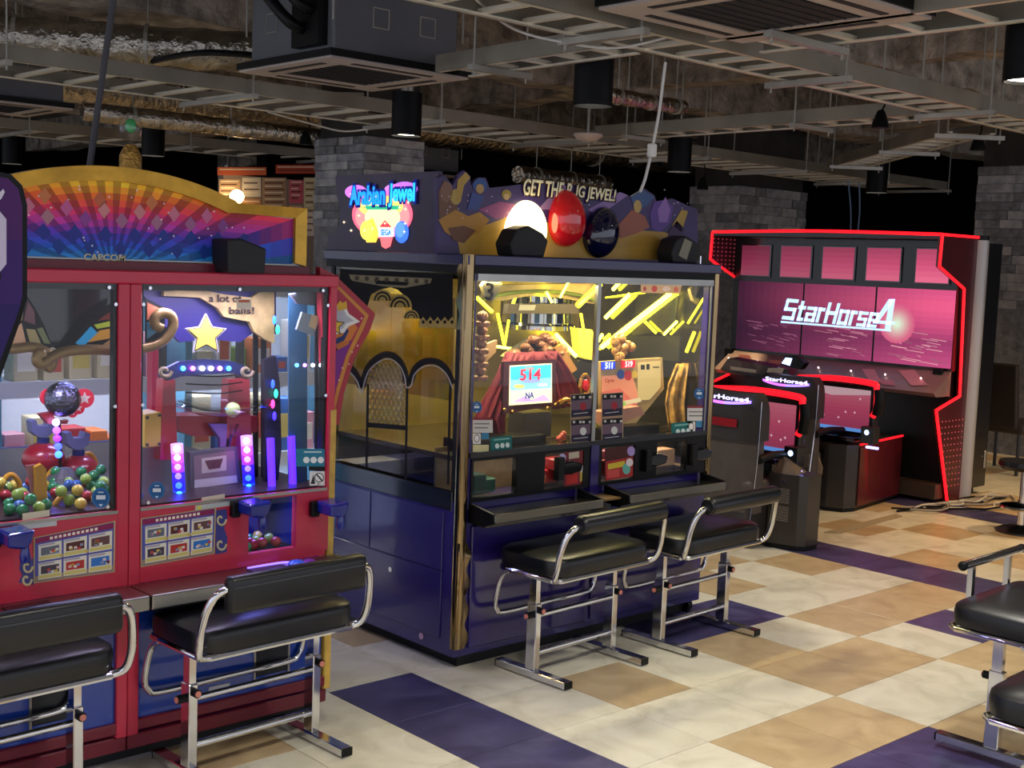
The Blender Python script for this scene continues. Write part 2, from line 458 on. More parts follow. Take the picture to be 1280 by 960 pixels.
def duct(label, pts, r):
    t = thing('foil_duct', label, 'duct', pts[0], 'foil wrapped ducts')
    P = catmull([Vector(p) for p in pts], k=14); b = MB(); rnd = random.Random(int(r*1000))
    b.tube(P, [r*rnd.uniform(.93, 1.06) for _ in range(len(P))], 16, smooth=False); b.obj('sleeve', FOIL, t, smooth=True)
    for k in range(6, len(P)-1, 9):
        MB().cyl(P[k]+Z*r, Vector((P[k].x, P[k].y, 3.8)), .005, 6).obj('hanger_rod', ROD, t)
        b = MB(); d = (P[k+1]-P[k]).normalized(); b.cyl(P[k]-d*.012, P[k]+d*.012, r*1.08, 16); b.obj('strap', GALV, t)
    return t


duct('bright silver foil duct running across the top left corner', [(-3.1, 5.75, 3.0), (-2.0, 5.3, 3.0), (-.9, 4.62, 3.0), (.3, 3.95, 3.02)], .135)
duct('thin foil pipe under the long ladder at left', [(-.9, 6.6, 2.72), (.2, 6.4, 2.70), (1.4, 6.2, 2.68)], .075)
duct('short foil pipe right of the left air conditioner', [(1.25, 3.05, 2.85), (1.8, 3.1, 2.86), (2.25, 3.15, 2.87)], .055)
duct('far foil pipe above the big jewel sign', [(3.55, 6.40, 2.55), (4.3, 6.44, 2.55), (4.95, 6.48, 2.55)], .09)
duct('large pale round duct near the ceiling slab', [(-6, 6.8, 2.98), (-2, 6.9, 3.0), (3, 7.0, 3.0), (9, 7.2, 3.0)], .2)

ACBODY = mat('ac_body', '6a6c72', .55, .2, noise=(3, .12)); ACPANEL = mat('ac_panel', 'b4a8a0', .55, noise=(3, .08)); ACDARK = mat('ac_grille', '191a1e', .7)


def ac_unit(label, cx, cy, s=.96, z=2.7, body_h=.36):
    t = thing('ceiling_air_conditioner', label, 'air conditioner', (cx, cy, z), 'ceiling cassette air conditioners')
    h = s/2
    MB().box(cx-h, cx+h, cy-h, cy+h, z+.012, z+.05).obj('panel_rim', BLKPLASTIC, t)
    o, i = h-.012, h-.19
    MB().frame([(cx-o, cy-o, z), (cx+o, cy-o, z), (cx+o, cy+o, z), (cx-o, cy+o, z)], [(cx-i, cy-i, z), (cx+i, cy-i, z), (cx+i, cy+i, z), (cx-i, cy+i, z)], (0, 0, .012)).obj('panel_frame', ACPANEL, t)
    MB().box(cx-i, cx+i, cy-i, cy+i, z+.006, z+.012).obj('intake_grille', ACDARK, t)
    for k in range(9):
        p = cy-i+.03+k*(2*i-.06)/8; MB().box(cx-i+.01, cx+i-.01, p-.004, p+.004, z+.001, z+.006).obj('grille_bar', ACDARK, t)
    for (a, b, c, d) in ((-1, 1, -1, -1), (-1, 1, 1, 1), (-1, -1, -1, 1), (1, 1, -1, 1)):
        q = h-.1
        if c == d: MB().box(cx-i+.02, cx+i-.02, cy+c*q-.018, cy+c*q+.018, z-.003, z+.001).obj('air_slot', ACDARK, t)
        else: MB().box(cx+a*q-.018, cx+a*q+.018, cy-i+.02, cy+i-.02, z-.003, z+.001).obj('air_slot', ACDARK, t)
    w = h-.06
    MB().box(cx-w, cx+w, cy-w, cy+w, z+.05, z+.05+body_h).obj('body', ACBODY, t, bevel=.01)
    for k, dx in enumerate((-.12, .2)):
        e = .055; MB().frame([(cx+dx-e, cy-w, z+.2), (cx+dx+e, cy-w, z+.2), (cx+dx+e, cy-w, z+.31), (cx+dx-e, cy-w, z+.31)], [(cx+dx-e+.006, cy-w, z+.206), (cx+dx+e-.006, cy-w, z+.206), (cx+dx+e-.006, cy-w, z+.304), (cx+dx-e+.006, cy-w, z+.304)], (0, -.004, 0)).obj('service_hatch', GALV, t)
        MB().frame([(cx-w, cy+dx-e, z+.2), (cx-w, cy+dx+e, z+.2), (cx-w, cy+dx+e, z+.31), (cx-w, cy+dx-e, z+.31)], [(cx-w, cy+dx-e+.006, z+.206), (cx-w, cy+dx+e-.006, z+.206), (cx-w, cy+dx+e-.006, z+.304), (cx-w, cy+dx-e+.006, z+.304)], (-.004, 0, 0)).obj('service_hatch', GALV, t)
    for sx in (-1, 1):
        for sy in (-1, 1): MB().cyl((cx+sx*(w+.02), cy+sy*(w+.02), z+.2), (cx+sx*(w+.02), cy+sy*(w+.02), 3.8), .006, 6).obj('hanger_rod', ROD, t)
    return t


a1 = ac_unit('grey ceiling air conditioner cassette hung above the purple machine, black pipes on it', -.86, 2.97)
bp_ = MB(); w = .42
for dy, dz in ((-.28, .26), (-.2, .17)):
    bp_.tube([(-.86-w, 2.97+dy, 2.7+dz), (-.86-w-.12, 2.97+dy, 2.72+dz), (-.86-w-.2, 2.97+dy+.1, 2.85+dz), (-.86-w-.25, 2.97+dy+.25, 3.2), (-.86-w-.25, 2.97+dy+.3, 3.75)], .032, 10)
bp_.box(-.86-w-.06, -.86-w, 2.97-.36, 2.97-.1, 2.78, 3.02)
bp_.obj('black_pipe', BLKPLASTIC, a1, smooth=True)
ac_unit('ceiling air conditioner cassette cut by the top edge of the picture', -.9, .06)
ac_unit('grey air conditioner box half hidden behind the ladders at far left', -1.6, 6.7, .96, 2.68)
ac_unit('pale air conditioner box far behind the big jewel sign', 3.55, 8.2, .9, 2.58, .25)

LAMPGLOW = em('lamp_glow', 'fff2dc', 9); LAMPBLK = mat('lamp_black', '05070b', .5, noise=(15, .2), spec=.2)


def downlight(label, x, y, zb=2.5, r=.103, h=.29, power=LAMP, warm=(1, .86, .68), blend=.7, angle=105, rec=.012):
    t = thing('drum_downlight', label, 'ceiling lamp', (x, y, zb), 'black drum downlights')
    b = MB(); b.lathe((x, y, zb), [(0, h-.02), (r-.008, h-.02), (r-.006, 0), (r, 0), (r, h*.72), (r-.002, h*.72), (r-.002, h*.735), (r, h*.735), (r, h), (0, h)], seg=24); b.obj('drum', LAMPBLK, t, smooth=True)
    MB().lathe((x, y, zb), [(0, rec+.02), (r-.02, rec+.02), (r-.01, rec+.006), (r-.01, rec+.002), (0, rec)], seg=24).obj('glowing_lens', LAMPGLOW, t)
    MB().cyl((x, y, zb+h), (x, y, zb+h+.04), .045, 14).obj('mount', GALV, t); MB().cyl((x, y, zb+h+.04), (x, y, 3.8), .008, 8).obj('stem', ROD, t)
    l = bpy.data.lights.new('downlight_beam', 'SPOT'); l.energy = power; l.color = warm; l.spot_size = math.radians(angle); l.spot_blend = blend; l.shadow_soft_size = .08
    lo = bpy.data.objects.new('downlight_beam', l); COL.objects.link(lo); lo.parent = t; lo.location = (0, 0, -.01)
    return t


WA, NE = (1, .67, .34), (1, .95, .86)
downlight('black drum downlight below the left air conditioner, above the stone column', .19, 3.84, warm=NE)
downlight('big black drum downlight nearest the middle of the ceiling', -.31, 1.58, warm=NE, rec=.05)
downlight('black drum downlight under the ladder right of the white hanging cable', 3.35, 4.1, warm=WA)
downlight('black drum downlight against the dark wall above the red cabinet', 6.19, 3.92, warm=WA)
downlight('black drum downlight beside the crystal ornament over the red machine', .2, 7.62, warm=WA)
downlight('small far black drum downlight above the posters', 3.64, 12.4, warm=WA)
downlight('black drum downlight at the far left edge behind the red machine sign', -.003, 10.47, warm=NE)
downlight('black drum downlight cut by the right edge of the picture', .045, -.592, warm=NE)
for k, (x, y, c) in enumerate([(2.2, .15, WA), (3.6, .3, WA), (-1.6, -1.3, NE), (-2.9, -1.2, NE), (-2.2, -2.6, NE), (-4.9, -.6, NE), (-4.2, -2.9, NE), (-6.3, -1.6, NE), (.9, -2.9, NE), (5.2, .5, WA), (-3.2, 3.4, NE)]):
    downlight('added black drum downlight outside the picture, there to light the aisles', x, y, warm=c, zb=2.62, power=LAMP*(1.25 if c is WA else 1))  # unseen lamps, added for the light they throw into the hall


def small_spot(label, px_, py, z):
    p = on(px_, py, 2, z); t = thing('small_spotlight', label, 'spotlight', p, 'small hanging spotlights')
    MB().lathe(p, [(.055, 0), (.05, .03), (.03, .09), (.02, .11), (0, .11)], seg=14).obj('bell', LAMPBLK, t, smooth=True)
    MB().cyl(p+Z*.004, p+Z*.008, .045, 14).obj('bulb', em('warm_bulb', 'ffca80', 14), t)
    MB().tube([p+Z*.1, p+Z*.16+X*.04, p+Z*.24], .006, 8).obj('bracket', LAMPBLK, t); MB().cyl(p+Z*.23, Vector((p.x, p.y, 3.8)), .006, 6).obj('hanger_rod', ROD, t)


small_spot('small warm spotlight hanging left of the stone column', 382, 181, 2.55)
small_spot('small spotlight hanging below the ladder above the dark wall', 1100, 160, 2.6)
small_spot('small spotlight hanging at the right end of the pale ladder', 1222, 188, 2.6)
small_spot('small warm spotlight behind the right end of the jewel sign', 878, 237, 2.4)
p = on(735, 170, 2, 2.68); t = thing('smoke_detector', 'round pinkish smoke detector dome under the ladder', 'detector', p)
MB().lathe(p, [(0, -.045), (.06, -.04), (.1, -.015), (.115, 0), (.115, .015), (0, .015)], seg=24).obj('dome', mat('detector', 'c9b7ad', .5), t, smooth=True)
MB().cyl(p+Z*.015, Vector((p.x, p.y, 3.8)), .012, 8).obj('stem', ROD, t)


def cable(name, label, pts, r, m, cat='cable', group=None):
    t = MB(); t.tube(pts, r, 8); o = t.obj(name, m, None, smooth=True); return tag(o, label, cat, group)


WCAB = mat('white_cable', 'd6d6d2', .5)
c0 = [on(x, y, 1, .8) for x, y in ((832, 78), (829, 100), (824, 140), (818, 172), (815, 188))]
c1 = [on(x, y, 1, .84) for x, y in ((815, 188), (811, 205), (806, 225), (800, 240))]
wc = thing('hanging_white_cable', 'white cable with a plug dangling from the ladder to the jewel sign', 'cable', c1[-1])
MB().tube(c0, .007, 8).obj('upper_cord', WCAB, wc, smooth=True); MB().tube(c1, .007, 8).obj('lower_cord', WCAB, wc, smooth=True)
q = c0[-1]; MB().box(q.x-.02, q.x+.02, q.y-.015, q.y+.015, q.z-.03, q.z+.03).obj('plug', WHITEPL, wc, bevel=.006)
cable('drooping_cable', 'white cable drooping under the pale ladder near the middle', [on(x, y, 2, z) for x, y, z in ((590, -5, 2.75), (640, 35, 2.72), (700, 52, 2.68), (770, 60, 2.68), (840, 45, 2.72))], .006, WCAB)
cable('drooping_cable', 'pale cable drooping below the long ladder beside the small spotlight', [on(x, y, 2, z) for x, y, z in ((335, 140, 2.68), (390, 155, 2.66), (430, 164, 2.64), (470, 160, 2.68))], .007, WCAB)
cable('drooping_cable', 'black cable bundle sagging from the foil duct at left', [on(x, y, 2, z) for x, y, z in ((120, 85, 2.95), (180, 78, 2.9), (250, 66, 2.9), (330, 70, 2.9))], .02, BLKPLASTIC)
cable('power_conduit', 'slanting dark conduit rising from the red machine sign to the ceiling', [on(112, 208, 1, .8), on(126, 110, 1, .82), on(146, -30, 1, .84)], .011, mat('conduit', '3d3d44', .6))
PBL = mat('blue_cable', '5d7a94', .5)
for k, (a, b, l) in enumerate((((1060, 225), (1063, 300), 'thin blue cable hanging above the red cabinet, left one'), ((1074, 228), (1071, 300), 'thin blue cable hanging above the red cabinet, right one'))):
    cable('hanging_wire', l, [on(*a, 0, 4.1), on((a[0]+b[0])/2+2, (a[1]+b[1])/2, 0, 4.1), on(*b, 0, 4.1)], .006, PBL)
# ================================================================= STOOLS
def make_stool(kind):
    t = thing('bench_stool', 'stool', 'stool', (0, 0, 0), 'black padded stools with chrome frames')
    for s in (-1, 1):
        f = MB().box(s*.24-.022, s*.24+.022, -.2, .19, .004, .034).obj('foot_bar', CHROME, t, bevel=.003, bseg=1)
        for yy in (-.2, .19):
            MB().box(s*.24-.021, s*.24+.021, yy-.004, yy+.004, .005, .033).obj('end_cap', BLKPLASTIC, f)
            MB().cyl((s*.24, yy*.93, 0), (s*.24, yy*.93, .005), .012, 10).obj('glide', WHITEPL, f)
        MB().box(s*.24-.016, s*.24+.016, -.026, .026, .034, .31).obj('leg', CHROME, t, bevel=.003, bseg=1)
        MB().box(s*.24-.012, s*.24+.012, -.018, .018, .31, .43).obj('inner_post', CHROME, t)
        k = MB().cyl((s*.24, -.026, .285), (s*.24, -.05, .285), .014, 12).obj('knob', BLKPLASTIC, t)
        MB().cyl((s*.24, -.05, .285), (s*.24, -.054, .285), .010, 12).obj('knob_cap', PINKCAP, k)
    k = MB().cyl((-.256, 0, .262), (-.285, 0, .262), .014, 12).obj('knob', BLKPLASTIC, t); MB().cyl((-.285, 0, .262), (-.289, 0, .262), .010, 12).obj('knob_cap', PINKCAP, k)
    MB().cyl((-.24, 0, .255), (.24, 0, .255), .011, 10).obj('stretcher', CHROME, t, smooth=True)
    MB().cyl((-.24, 0, .1), (.24, 0, .1), .014, 10).obj('stretcher', CHROME, t, smooth=True)
    # seat pad: rounded slab
    b = MB(); pts = []
    for (cx, cy, a0) in ((.22, .10, 0), (-.22, .10, PI/2), (-.22, -.09, PI), (.22, -.09, 3*PI/2)):
        for k in range(7): a = a0+PI/2*k/6; pts.append((cx+.085*math.cos(a), cy+.085*math.sin(a)))
    rings = [(.93, .442), (.99, .45), (1, .47), (1, .495), (.985, .512), (.94, .521), (.6, .527)]
    vs = [(x*s, (y-.005)*s+.005, z) for s, z in rings for x, y in pts]; n = len(pts)
    fs = [(i*n+k, i*n+(k+1) % n, (i+1)*n+(k+1) % n, (i+1)*n+k) for i in range(len(rings)-1) for k in range(n)]+[tuple(range(n))[::-1], tuple(range((len(rings)-1)*n, len(rings)*n))]
    b.add(vs, fs); seat = b.obj('seat', BLKLEATHER, t, smooth=True)
    b = MB(); b.tube([(.27, -.165, .436), (-.27, -.165, .436), (-.293, -.14, .436), (-.293, .14, .436), (-.27, .165, .436), (.27, .165, .436), (.293, .14, .436), (.293, -.14, .436)], .011, 8, closed=True, smooth=False); b.obj('seat_rail', CHROME, t, smooth=True)
    MB().tube([(-.292, .1, .43), (-.3, .135, .4), (-.31, .155, .30), (-.295, .16, .255), (-.25, .16, .238), (0, .16, .238), (.25, .16, .238), (.295, .16, .255), (.31, .155, .30), (.3, .135, .4), (.292, .1, .43)], .011, 10).obj('foot_loop', CHROME, t, smooth=True)
    if kind in ('roll', 'pad'):
        for s in (-1, 1):
            MB().tube([(s*.25, -.15, .437), (s*.285, -.155, .437), (s*.312, -.17, .452), (s*.32, -.188, .5), (s*.318, -.2, .56), (s*.305, -.215, .62), (s*.28, -.228, .655), (s*.24, -.235, .665)], .0125, 10).obj('back_upright', CHROME, t, smooth=True)
    if kind == 'roll':
        b = MB(); b.lathe((-.262, -.24, .672), [(0, 0), (.03, .002), (.039, .012), (.04, .02), (.04, .504), (.039, .512), (.03, .522), (0, .524)], axis=(1, 0, 0), seg=20); b.obj('backrest', BLKLEATHER, t, smooth=True)
    elif kind == 'pad':
        bk = MB().box(-.262, .262, -.262, -.212, .588, .705).obj('backrest', BLKLEATHER, t, smooth=True, bevel=.02, bseg=3)
        MB().tube([(-.25, -.2635, .672), (.25, -.2635, .672)], .0022, 6, smooth=False).obj('seam', mat('seam_thread', '3a3d44', .6), bk)
    elif kind == 'bar':
        for s in (-1, 1):
            MB().box(s*.15-.06-.012, s*.15-.06+.012, -.2, -.18, .43, .62).obj('back_upright', CHROME, t)
        b = MB().tube([(.16, -.19, .63), (-.32, -.19, .63)], .016, 12, smooth=False).obj('back_bar', CHROME, t, smooth=True)
        for s in (-1, 1): MB().lathe(((.16 if s > 0 else -.32), -.19, .63), [(.017, -.005), (.018, .006), (.012, .014), (0, .016)], axis=(s, 0, 0), seg=12).obj('end_cap', BLKPLASTIC, b)
    return t


def put(o, loc, rz, label):
    o.location = loc; o.rotation_euler = (0, 0, math.radians(rz)); o['label'] = label; return o


roll = make_stool('roll'); pad = make_stool('pad'); bar_stool = make_stool('bar'); low = make_stool('plain')
put(roll, (-1.40, .49, 0), 3, 'black stool with a round back bolster at the left half of the purple machine')
put(copy_tree(roll), (-.655, .465, 0), 3, 'black stool with a round back bolster at the right half of the purple machine')
put(pad, (-2.955, .435, 0), 3, 'black stool with a flat padded back at the red machine, wholly in view')
put(copy_tree(pad), (-3.80, .43, 0), 3, 'black stool with a flat padded back cut by the left edge of the picture')
put(bar_stool, (-.70, -1.12, .02), 182, 'black stool seat with a plain chrome bar cut by the right edge, upper one')
put(low, (-1.42, -1.62, 0), 182, 'black stool seat at the bottom right corner, nearest the camera')

# ================================================================= RED MEDAL MACHINE
REDP = mat('red_paint', 'c42644', .38, noise=(4, .06), coat=.2); DRED = mat('dark_red_paint', '6e1228', .4, noise=(4, .1)); BLUEP = mat('blue_lacquer', '123a9a', .22, noise=(2, .15), coat=.6)
yF, xR = .61, -2.54
rm = thing('red_medal_machine', 'large red medal game machine with a golden arched sign and glass front', 'arcade machine', (-3.35, 1.2, 0))
PIL = [(-3.352, -3.276)]
UN = [(-3.276, -2.566), (-4.06, -3.352)]
MB().box(-4.2, xR, .68, 2.0, .0, .09).obj('plinth', mat('plinth_black', '101014', .6), rm)
for a, b in ((-3.31, xR), (-4.2, -3.312)):
    MB().box(a+.001, b, .62, .66, .05, .10).obj('kick_rail', DRED, rm, bevel=.004, bseg=1)
    MB().box(a+.001, b, .612, .65, .112, .150).obj('kick_rail', DRED, rm, bevel=.004, bseg=1)
for a, b in UN: MB().box(a, b, .625, .66, .150, .565).obj('lower_panel', BLUEP, rm)
for a, b in UN:
    MB().box(a+.44, a+.57, .622, .625, .2, .5).obj('coin_door', mat('coin_door', '1d2026', .35, .3), rm, bevel=.003, bseg=1)
    MB().box(a+.432, a+.44, .621, .625, .19, .51).obj('door_trim', STEEL, rm); MB().box(a+.57, a+.578, .621, .625, .19, .51).obj('door_trim', STEEL, rm)
    MB().box(a+.26, a+.34, .6225, .625, .165, .2).obj('rating_plate', mat('plate_grey', 'b9bac0', .5), rm)
for a, b in ((-3.352, -3.315), (-3.313, -3.276), (-4.2, -4.06)): MB().box(a, b, .61, .66, .10, 1.565).obj('front_post', REDP, rm, bevel=.003, bseg=1)
MB().box(-2.566, xR, .612, .66, .62, 1.565).obj('front_post', REDP, rm)
GOLDP = mat('gold_print', 'c9a348', .45, noise=(14, .25), bump=(60, .2, .003))
MB().box(-2.558, -2.528, .611, .70, .10, 1.13).obj('gold_edge_trim', GOLDP, rm, bevel=.004, bseg=1)
MB().box(-2.53, xR-.02, .64, .66, .10, .56).obj('corner_strip', DRED, rm)
for a, b in ((-3.31, xR+.02), (-4.2, -3.314)):
    c = MB().box(a+.001, b, .455, .612, .555, .602).obj('counter', STEEL, rm, bevel=.005)
    MB().box(a+.02, b-.02, .5, .6, .54, .556).obj('counter_bracket', BLKPLASTIC, c)
for cx in (-2.84, -2.62, -3.66): MB().box(cx-.07, cx+.07, .49, .575, .6025, .606).obj('medal_slot_plate', mat('plate_dark', '33323a', .3, .6), rm, bevel=.002, bseg=1)
MB().tube([(-2.80, .485, .606), (-2.76, .48, .607), (-2.74, .53, .608), (-2.76, .58, .607), (-2.9, .58, .606)], .004, 6).obj('lit_slot_edge', em('violet_edge', '8a6cff', 1.6), rm)
MB().lathe((-2.73, .54, .602), [(.03, 0), (.03, .008), (.02, .016), (0, .018)], seg=14).obj('medal_button', mat('button_blue', '3a6ad8', .25), rm, smooth=True)
MB().lathe((-2.685, .53, .602), [(.026, 0), (.026, .008), (.018, .014), (0, .016)], seg=14).obj('medal_button', mat('button_purple', '7a3a9a', .25), rm, smooth=True)
# red front panels with a lower window each
for a, b, wx0, wx1 in ((-3.276, -2.566, -2.880, -2.690), (-4.06, -3.352, -4.0, -3.82)):
    b_ = MB(); b_.box(a, wx0, .612, .64, .602, .845); b_.box(wx1, b, .612, .64, .602, .845); b_.box(wx0, wx1, .612, .64, .602, .645); b_.box(wx0, wx1, .612, .64, .832, .845)
    b_.obj('front_panel', REDP, rm)
    MB().box(wx0, wx1, .618, .622, .645, .832).obj('lower_window', GLASS, rm)
    MB().box(wx0-.02, wx1+.02, .64, .86, .63, .64).obj('tray_floor', BLKPLASTIC, rm); MB().box(wx0-.02, wx1+.02, .86, .87, .63, .83).obj('tray_back', mat('night_blue', '0a1260', .4), rm)
    MB().box(a, b, .608, .612, .839, .849).obj('window_sill', STEEL, rm)
MB().box(-4.2, xR, .60, .66, 1.565, 1.606).obj('top_rail', REDP, rm, bevel=.004, bseg=1)
MB().box(-4.2, xR-.1, .64, 1.9, 1.606, 1.632).obj('roof_ledge', DRED, rm)
MB().box(-4.2, xR, .66, 2.0, 1.55, 1.607).obj('roof', mat('roof_dark', '1b1218', .6), rm)
for a, b in UN:
    MB().box(a, b, .622, .626, .85, 1.565).obj('glass_pane', GLASS, rm)
    for q in (a, b-.012): MB().box(q, q+.012, .626, .65, .85, 1.565).obj('pane_gasket', BLKPLASTIC, rm)
    MB().box(a, b, .627, .65, 1.545, 1.565).obj('pane_gasket', mat('gasket_grey', '33343a', .5), rm)
    for zx, zz in ((a+.03, 1.552), (a+.35, 1.552), (b-.03, 1.552), (a+.008, 1.5), (b-.008, 1.5), (a+.008, 1.18), (b-.008, 1.18), (a+.03, .862), (b-.03, .862)): MB().cyl((zx, .622, zz), (zx, .616, zz), .006, 8).obj('bolt', CHROME, rm)
MB().box(xR-.012, xR-.006, .66, 1.9, .86, 1.55).obj('side_pane', GLASS, rm)
for yy in (.66, 1.25, 1.9): MB().box(xR-.03, xR-.004, yy-.012, yy+.012, .62, 1.55).obj('side_post', DSTEEL, rm)
MB().box(-4.2, xR, .66, 2.0, .835, .848).obj('playfield_deck', mat('deck_dark', '2b1a24', .35, noise=(6, .2)), rm)
MB().box(-4.2, xR, 1.98, 2.0, .1, .85).obj('rear_panel', BLUEP, rm); MB().box(xR-.02, xR, .66, 2.0, .1, .84).obj('side_panel', BLUEP, rm)
for xx in (-3.3, -2.56): MB().box(xx-.02, xx+.02, 1.95, 2.0, .84, 1.56).obj('rear_post', REDP, rm)
# --- golden arched sign
zc = 1.62; sx0 = -3.35; yS = .665


def arch_z(x): return zc + .305 - (math.sqrt(1.12**2) - math.sqrt(max(0, 1.12**2-(x-sx0)**2)))


xs_ = [sx0-.62+1.24*k/36 for k in range(37)]
shoulder = [(-2.735, 1.79), (-2.735, 1.64)]
outl = [(x, arch_z(x)) for x in xs_ if arch_z(x) > 1.842]
lx0, lx1 = outl[0][0], outl[-1][0]
front = [(2*sx0+2.655, 1.635), (2*sx0+2.655, 1.835), (lx0-.01, 1.838)]+outl+[(lx1+.01, 1.838), (-2.655, 1.835), (-2.655, 1.635)]
MB().prism([(x, yS, z) for x, z in front], (0, .02, 0)).obj('sign_board', WHITEPL, rm)
# print: sunburst of coloured diamonds
stops = [(0, '2a8ad0'), (.14, '1f4ec0'), (.30, '4a2fae'), (.45, 'b8308e'), (.58, 'cc2c4a'), (.72, 'd85a1e'), (.85, 'e6a21c'), (1, 'f0d428')]
polys = []; cz = 1.575; NR, NA = 15, 34


def outline_r(th):
    lo, hi = 0, 2
    for _ in range(24):
        m_ = (lo+hi)/2; x = sx0+m_*math.cos(th); z = cz+m_*math.sin(th)
        inside = abs(x-sx0) < .655 and z < max(arch_z(x)-.04 if abs(x-sx0) < .6 else 0, 1.803)
        if inside: lo = m_
        else: hi = m_
    return lo


for k in range(NA):
    t0, t1 = .06+(PI-.12)*k/NA, .06+(PI-.12)*(k+1)/NA
    r0, r1 = outline_r(t0), outline_r(t1)
    for m_ in range(NR):
        f0, f1 = m_/NR, (m_+1)/NR
        q = [(sx0+r0*f0*math.cos(t0), cz+r0*f0*math.sin(t0)), (sx0+r1*f0*math.cos(t1), cz+r1*f0*math.sin(t1)), (sx0+r1*f1*math.cos(t1), cz+r1*f1*math.sin(t1)), (sx0+r0*f1*math.cos(t0), cz+r0*f1*math.sin(t0))]
        q = [(x, max(z, 1.64)) for x, z in q]
        if max(z for x, z in q) <= 1.6401: continue
        h = ((sum(z for x, z in q)/4)-1.64)/.26; c = grad(stops, min(1, max(0, h)))
        w_ = 1.25 if k % 2 else .62
        if (k//2+m_) % 3 == 0: w_ *= 1.2
        polys.append((q, tuple(min(1, a*w_) for a in c), 0))
rnd = random.Random(4)
for row, (zz, dw, cl) in enumerate(((1.672, .052, '1b3f98'), (1.715, .056, '233a96'), (1.76, .05, '8a3a9a'), (1.79, .05, 'c25a9a'), (1.822, .05, 'b8303a'), (1.853, .05, 'd88a30'))):
    nn = 12 if row < 2 else 10 if row < 4 else 7
    for k in range(nn):
        x = sx0-.56+1.12*(k+.5*(row % 2))/(nn-.5)
        if zz+.03 > arch_z(x)-.05 or abs(x-sx0) > .62: continue
        polys.append(([(x, zz-.026), (x+dw*.42, zz), (x, zz+.026), (x-dw*.42, zz)], mixc(cl, '30208a' if row < 2 else 'e8c060', rnd.uniform(0, .35)), 1))
for _ in range(70):
    x = sx0+rnd.uniform(-.6, .6); z = rnd.uniform(1.65, 1.86)
    if z < arch_z(x)-.06: polys.append((star2(x, z, rnd.uniform(.003, .006), .0015, 4, 0), 'f4f2ff', 2))
art('sign_print', PRINTG, rm, polys, lambda u, v, l: Vector((u, yS-.001-.0006*l, v)))
inner = [(2*sx0+2.695, 1.645), (2*sx0+2.695, 1.80), (lx0+.01, 1.805)]+[(sx0+(x-sx0)*.965, z-.045) for x, z in outl]+[(lx1-.01, 1.805), (-2.695, 1.80), (-2.695, 1.645)]
GOLDF = mat('gold_frame', 'c79b3a', .35, .55, noise=(10, .25), bump=(30, .25, .01))
fo, fi = front[1:-1], inner[1:-1]; b_ = MB()
fo = [front[0]]+fo+[front[-1]]; fi = [inner[0]]+fi+[inner[-1]]
vs = [(x, yS-.028, z) for x, z in fo]+[(x, yS-.018, z) for x, z in fi]+[(x, yS, z) for x, z in fo]+[(x, yS-.001, z) for x, z in fi]; n = len(fo); fs = []
for i in range(n-1): fs += [(i, i+1, n+i+1, n+i), (2*n+i, 3*n+i, 3*n+i+1, 2*n+i+1), (i, 2*n+i, 2*n+i+1, i+1), (n+i, n+i+1, 3*n+i+1, 3*n+i)]
fs += [(0, n, 3*n, 2*n), (n-1, 3*n-1, 4*n-1, 2*n-1)]
b_.add(vs, fs).obj('sign_frame', GOLDF, rm)
text('sign_lettering', 'CAPCOM', on(131, 322, 1, yS-.003), X, Z, .135, .022, mat('letter_gold', 'efe4c0', .4), rm, bold=.02)
# side return of the sign, unprinted grey back, and rear arch
SILV = mat('sign_back_grey', 'a2a6b0', .45, .2, noise=(5, .12))
MB().prism([(-2.66, .67, 1.635), (-2.66, .67, 1.835), (-2.655, .80, 1.82), (-2.64, .92, 1.83), (-2.63, .88, 1.76), (-2.64, .76, 1.635)], (.01, 0, 0)).obj('sign_side_return', SILV, rm)
MB().prism([(x, 1.85, z+.02) for x, z in front], (0, .02, 0)).obj('rear_sign_board', SILV, rm)
# box light on the roof, crystal ornament
bl = MB(); c = on(302, 322, 1, .60); bl.prism([(c.x-.075, .55, 1.607), (c.x+.06, .55, 1.607), (c.x+.065, .55, 1.69), (c.x-.03, .55, 1.72), (c.x-.08, .55, 1.715)], (0, .11, 0)); bl.obj('box_spotlight', mat('box_light_black', '15161b', .6), rm, bevel=.006)
c = on(163, 205, 1, .72); b_ = MB(); b_.lathe((c.x, .72, c.z-.015), [(.035, 0), (.035, .04), (.028, .055), (.018, .075), (0, .075)], seg=18); b_.obj('ornament_base', mat('gold_glitter', 'b58c48', .3, .8, bump=(90, 1, .01)), rm, smooth=True)
MB().lathe((c.x, .72, c.z+.06), [(.016, 0), (.024, .015), (.036, .04), (.038, .06), (.028, .085), (0, .098)], seg=18).obj('ornament_bulb', ACRYL, rm, smooth=True)
MB().ball((c.x, .72, c.z+.12), .018, sc=(1, 1, 1.3)).obj('ornament_gem', mat('green_gem', '3c9a58', .2), rm, smooth=True)
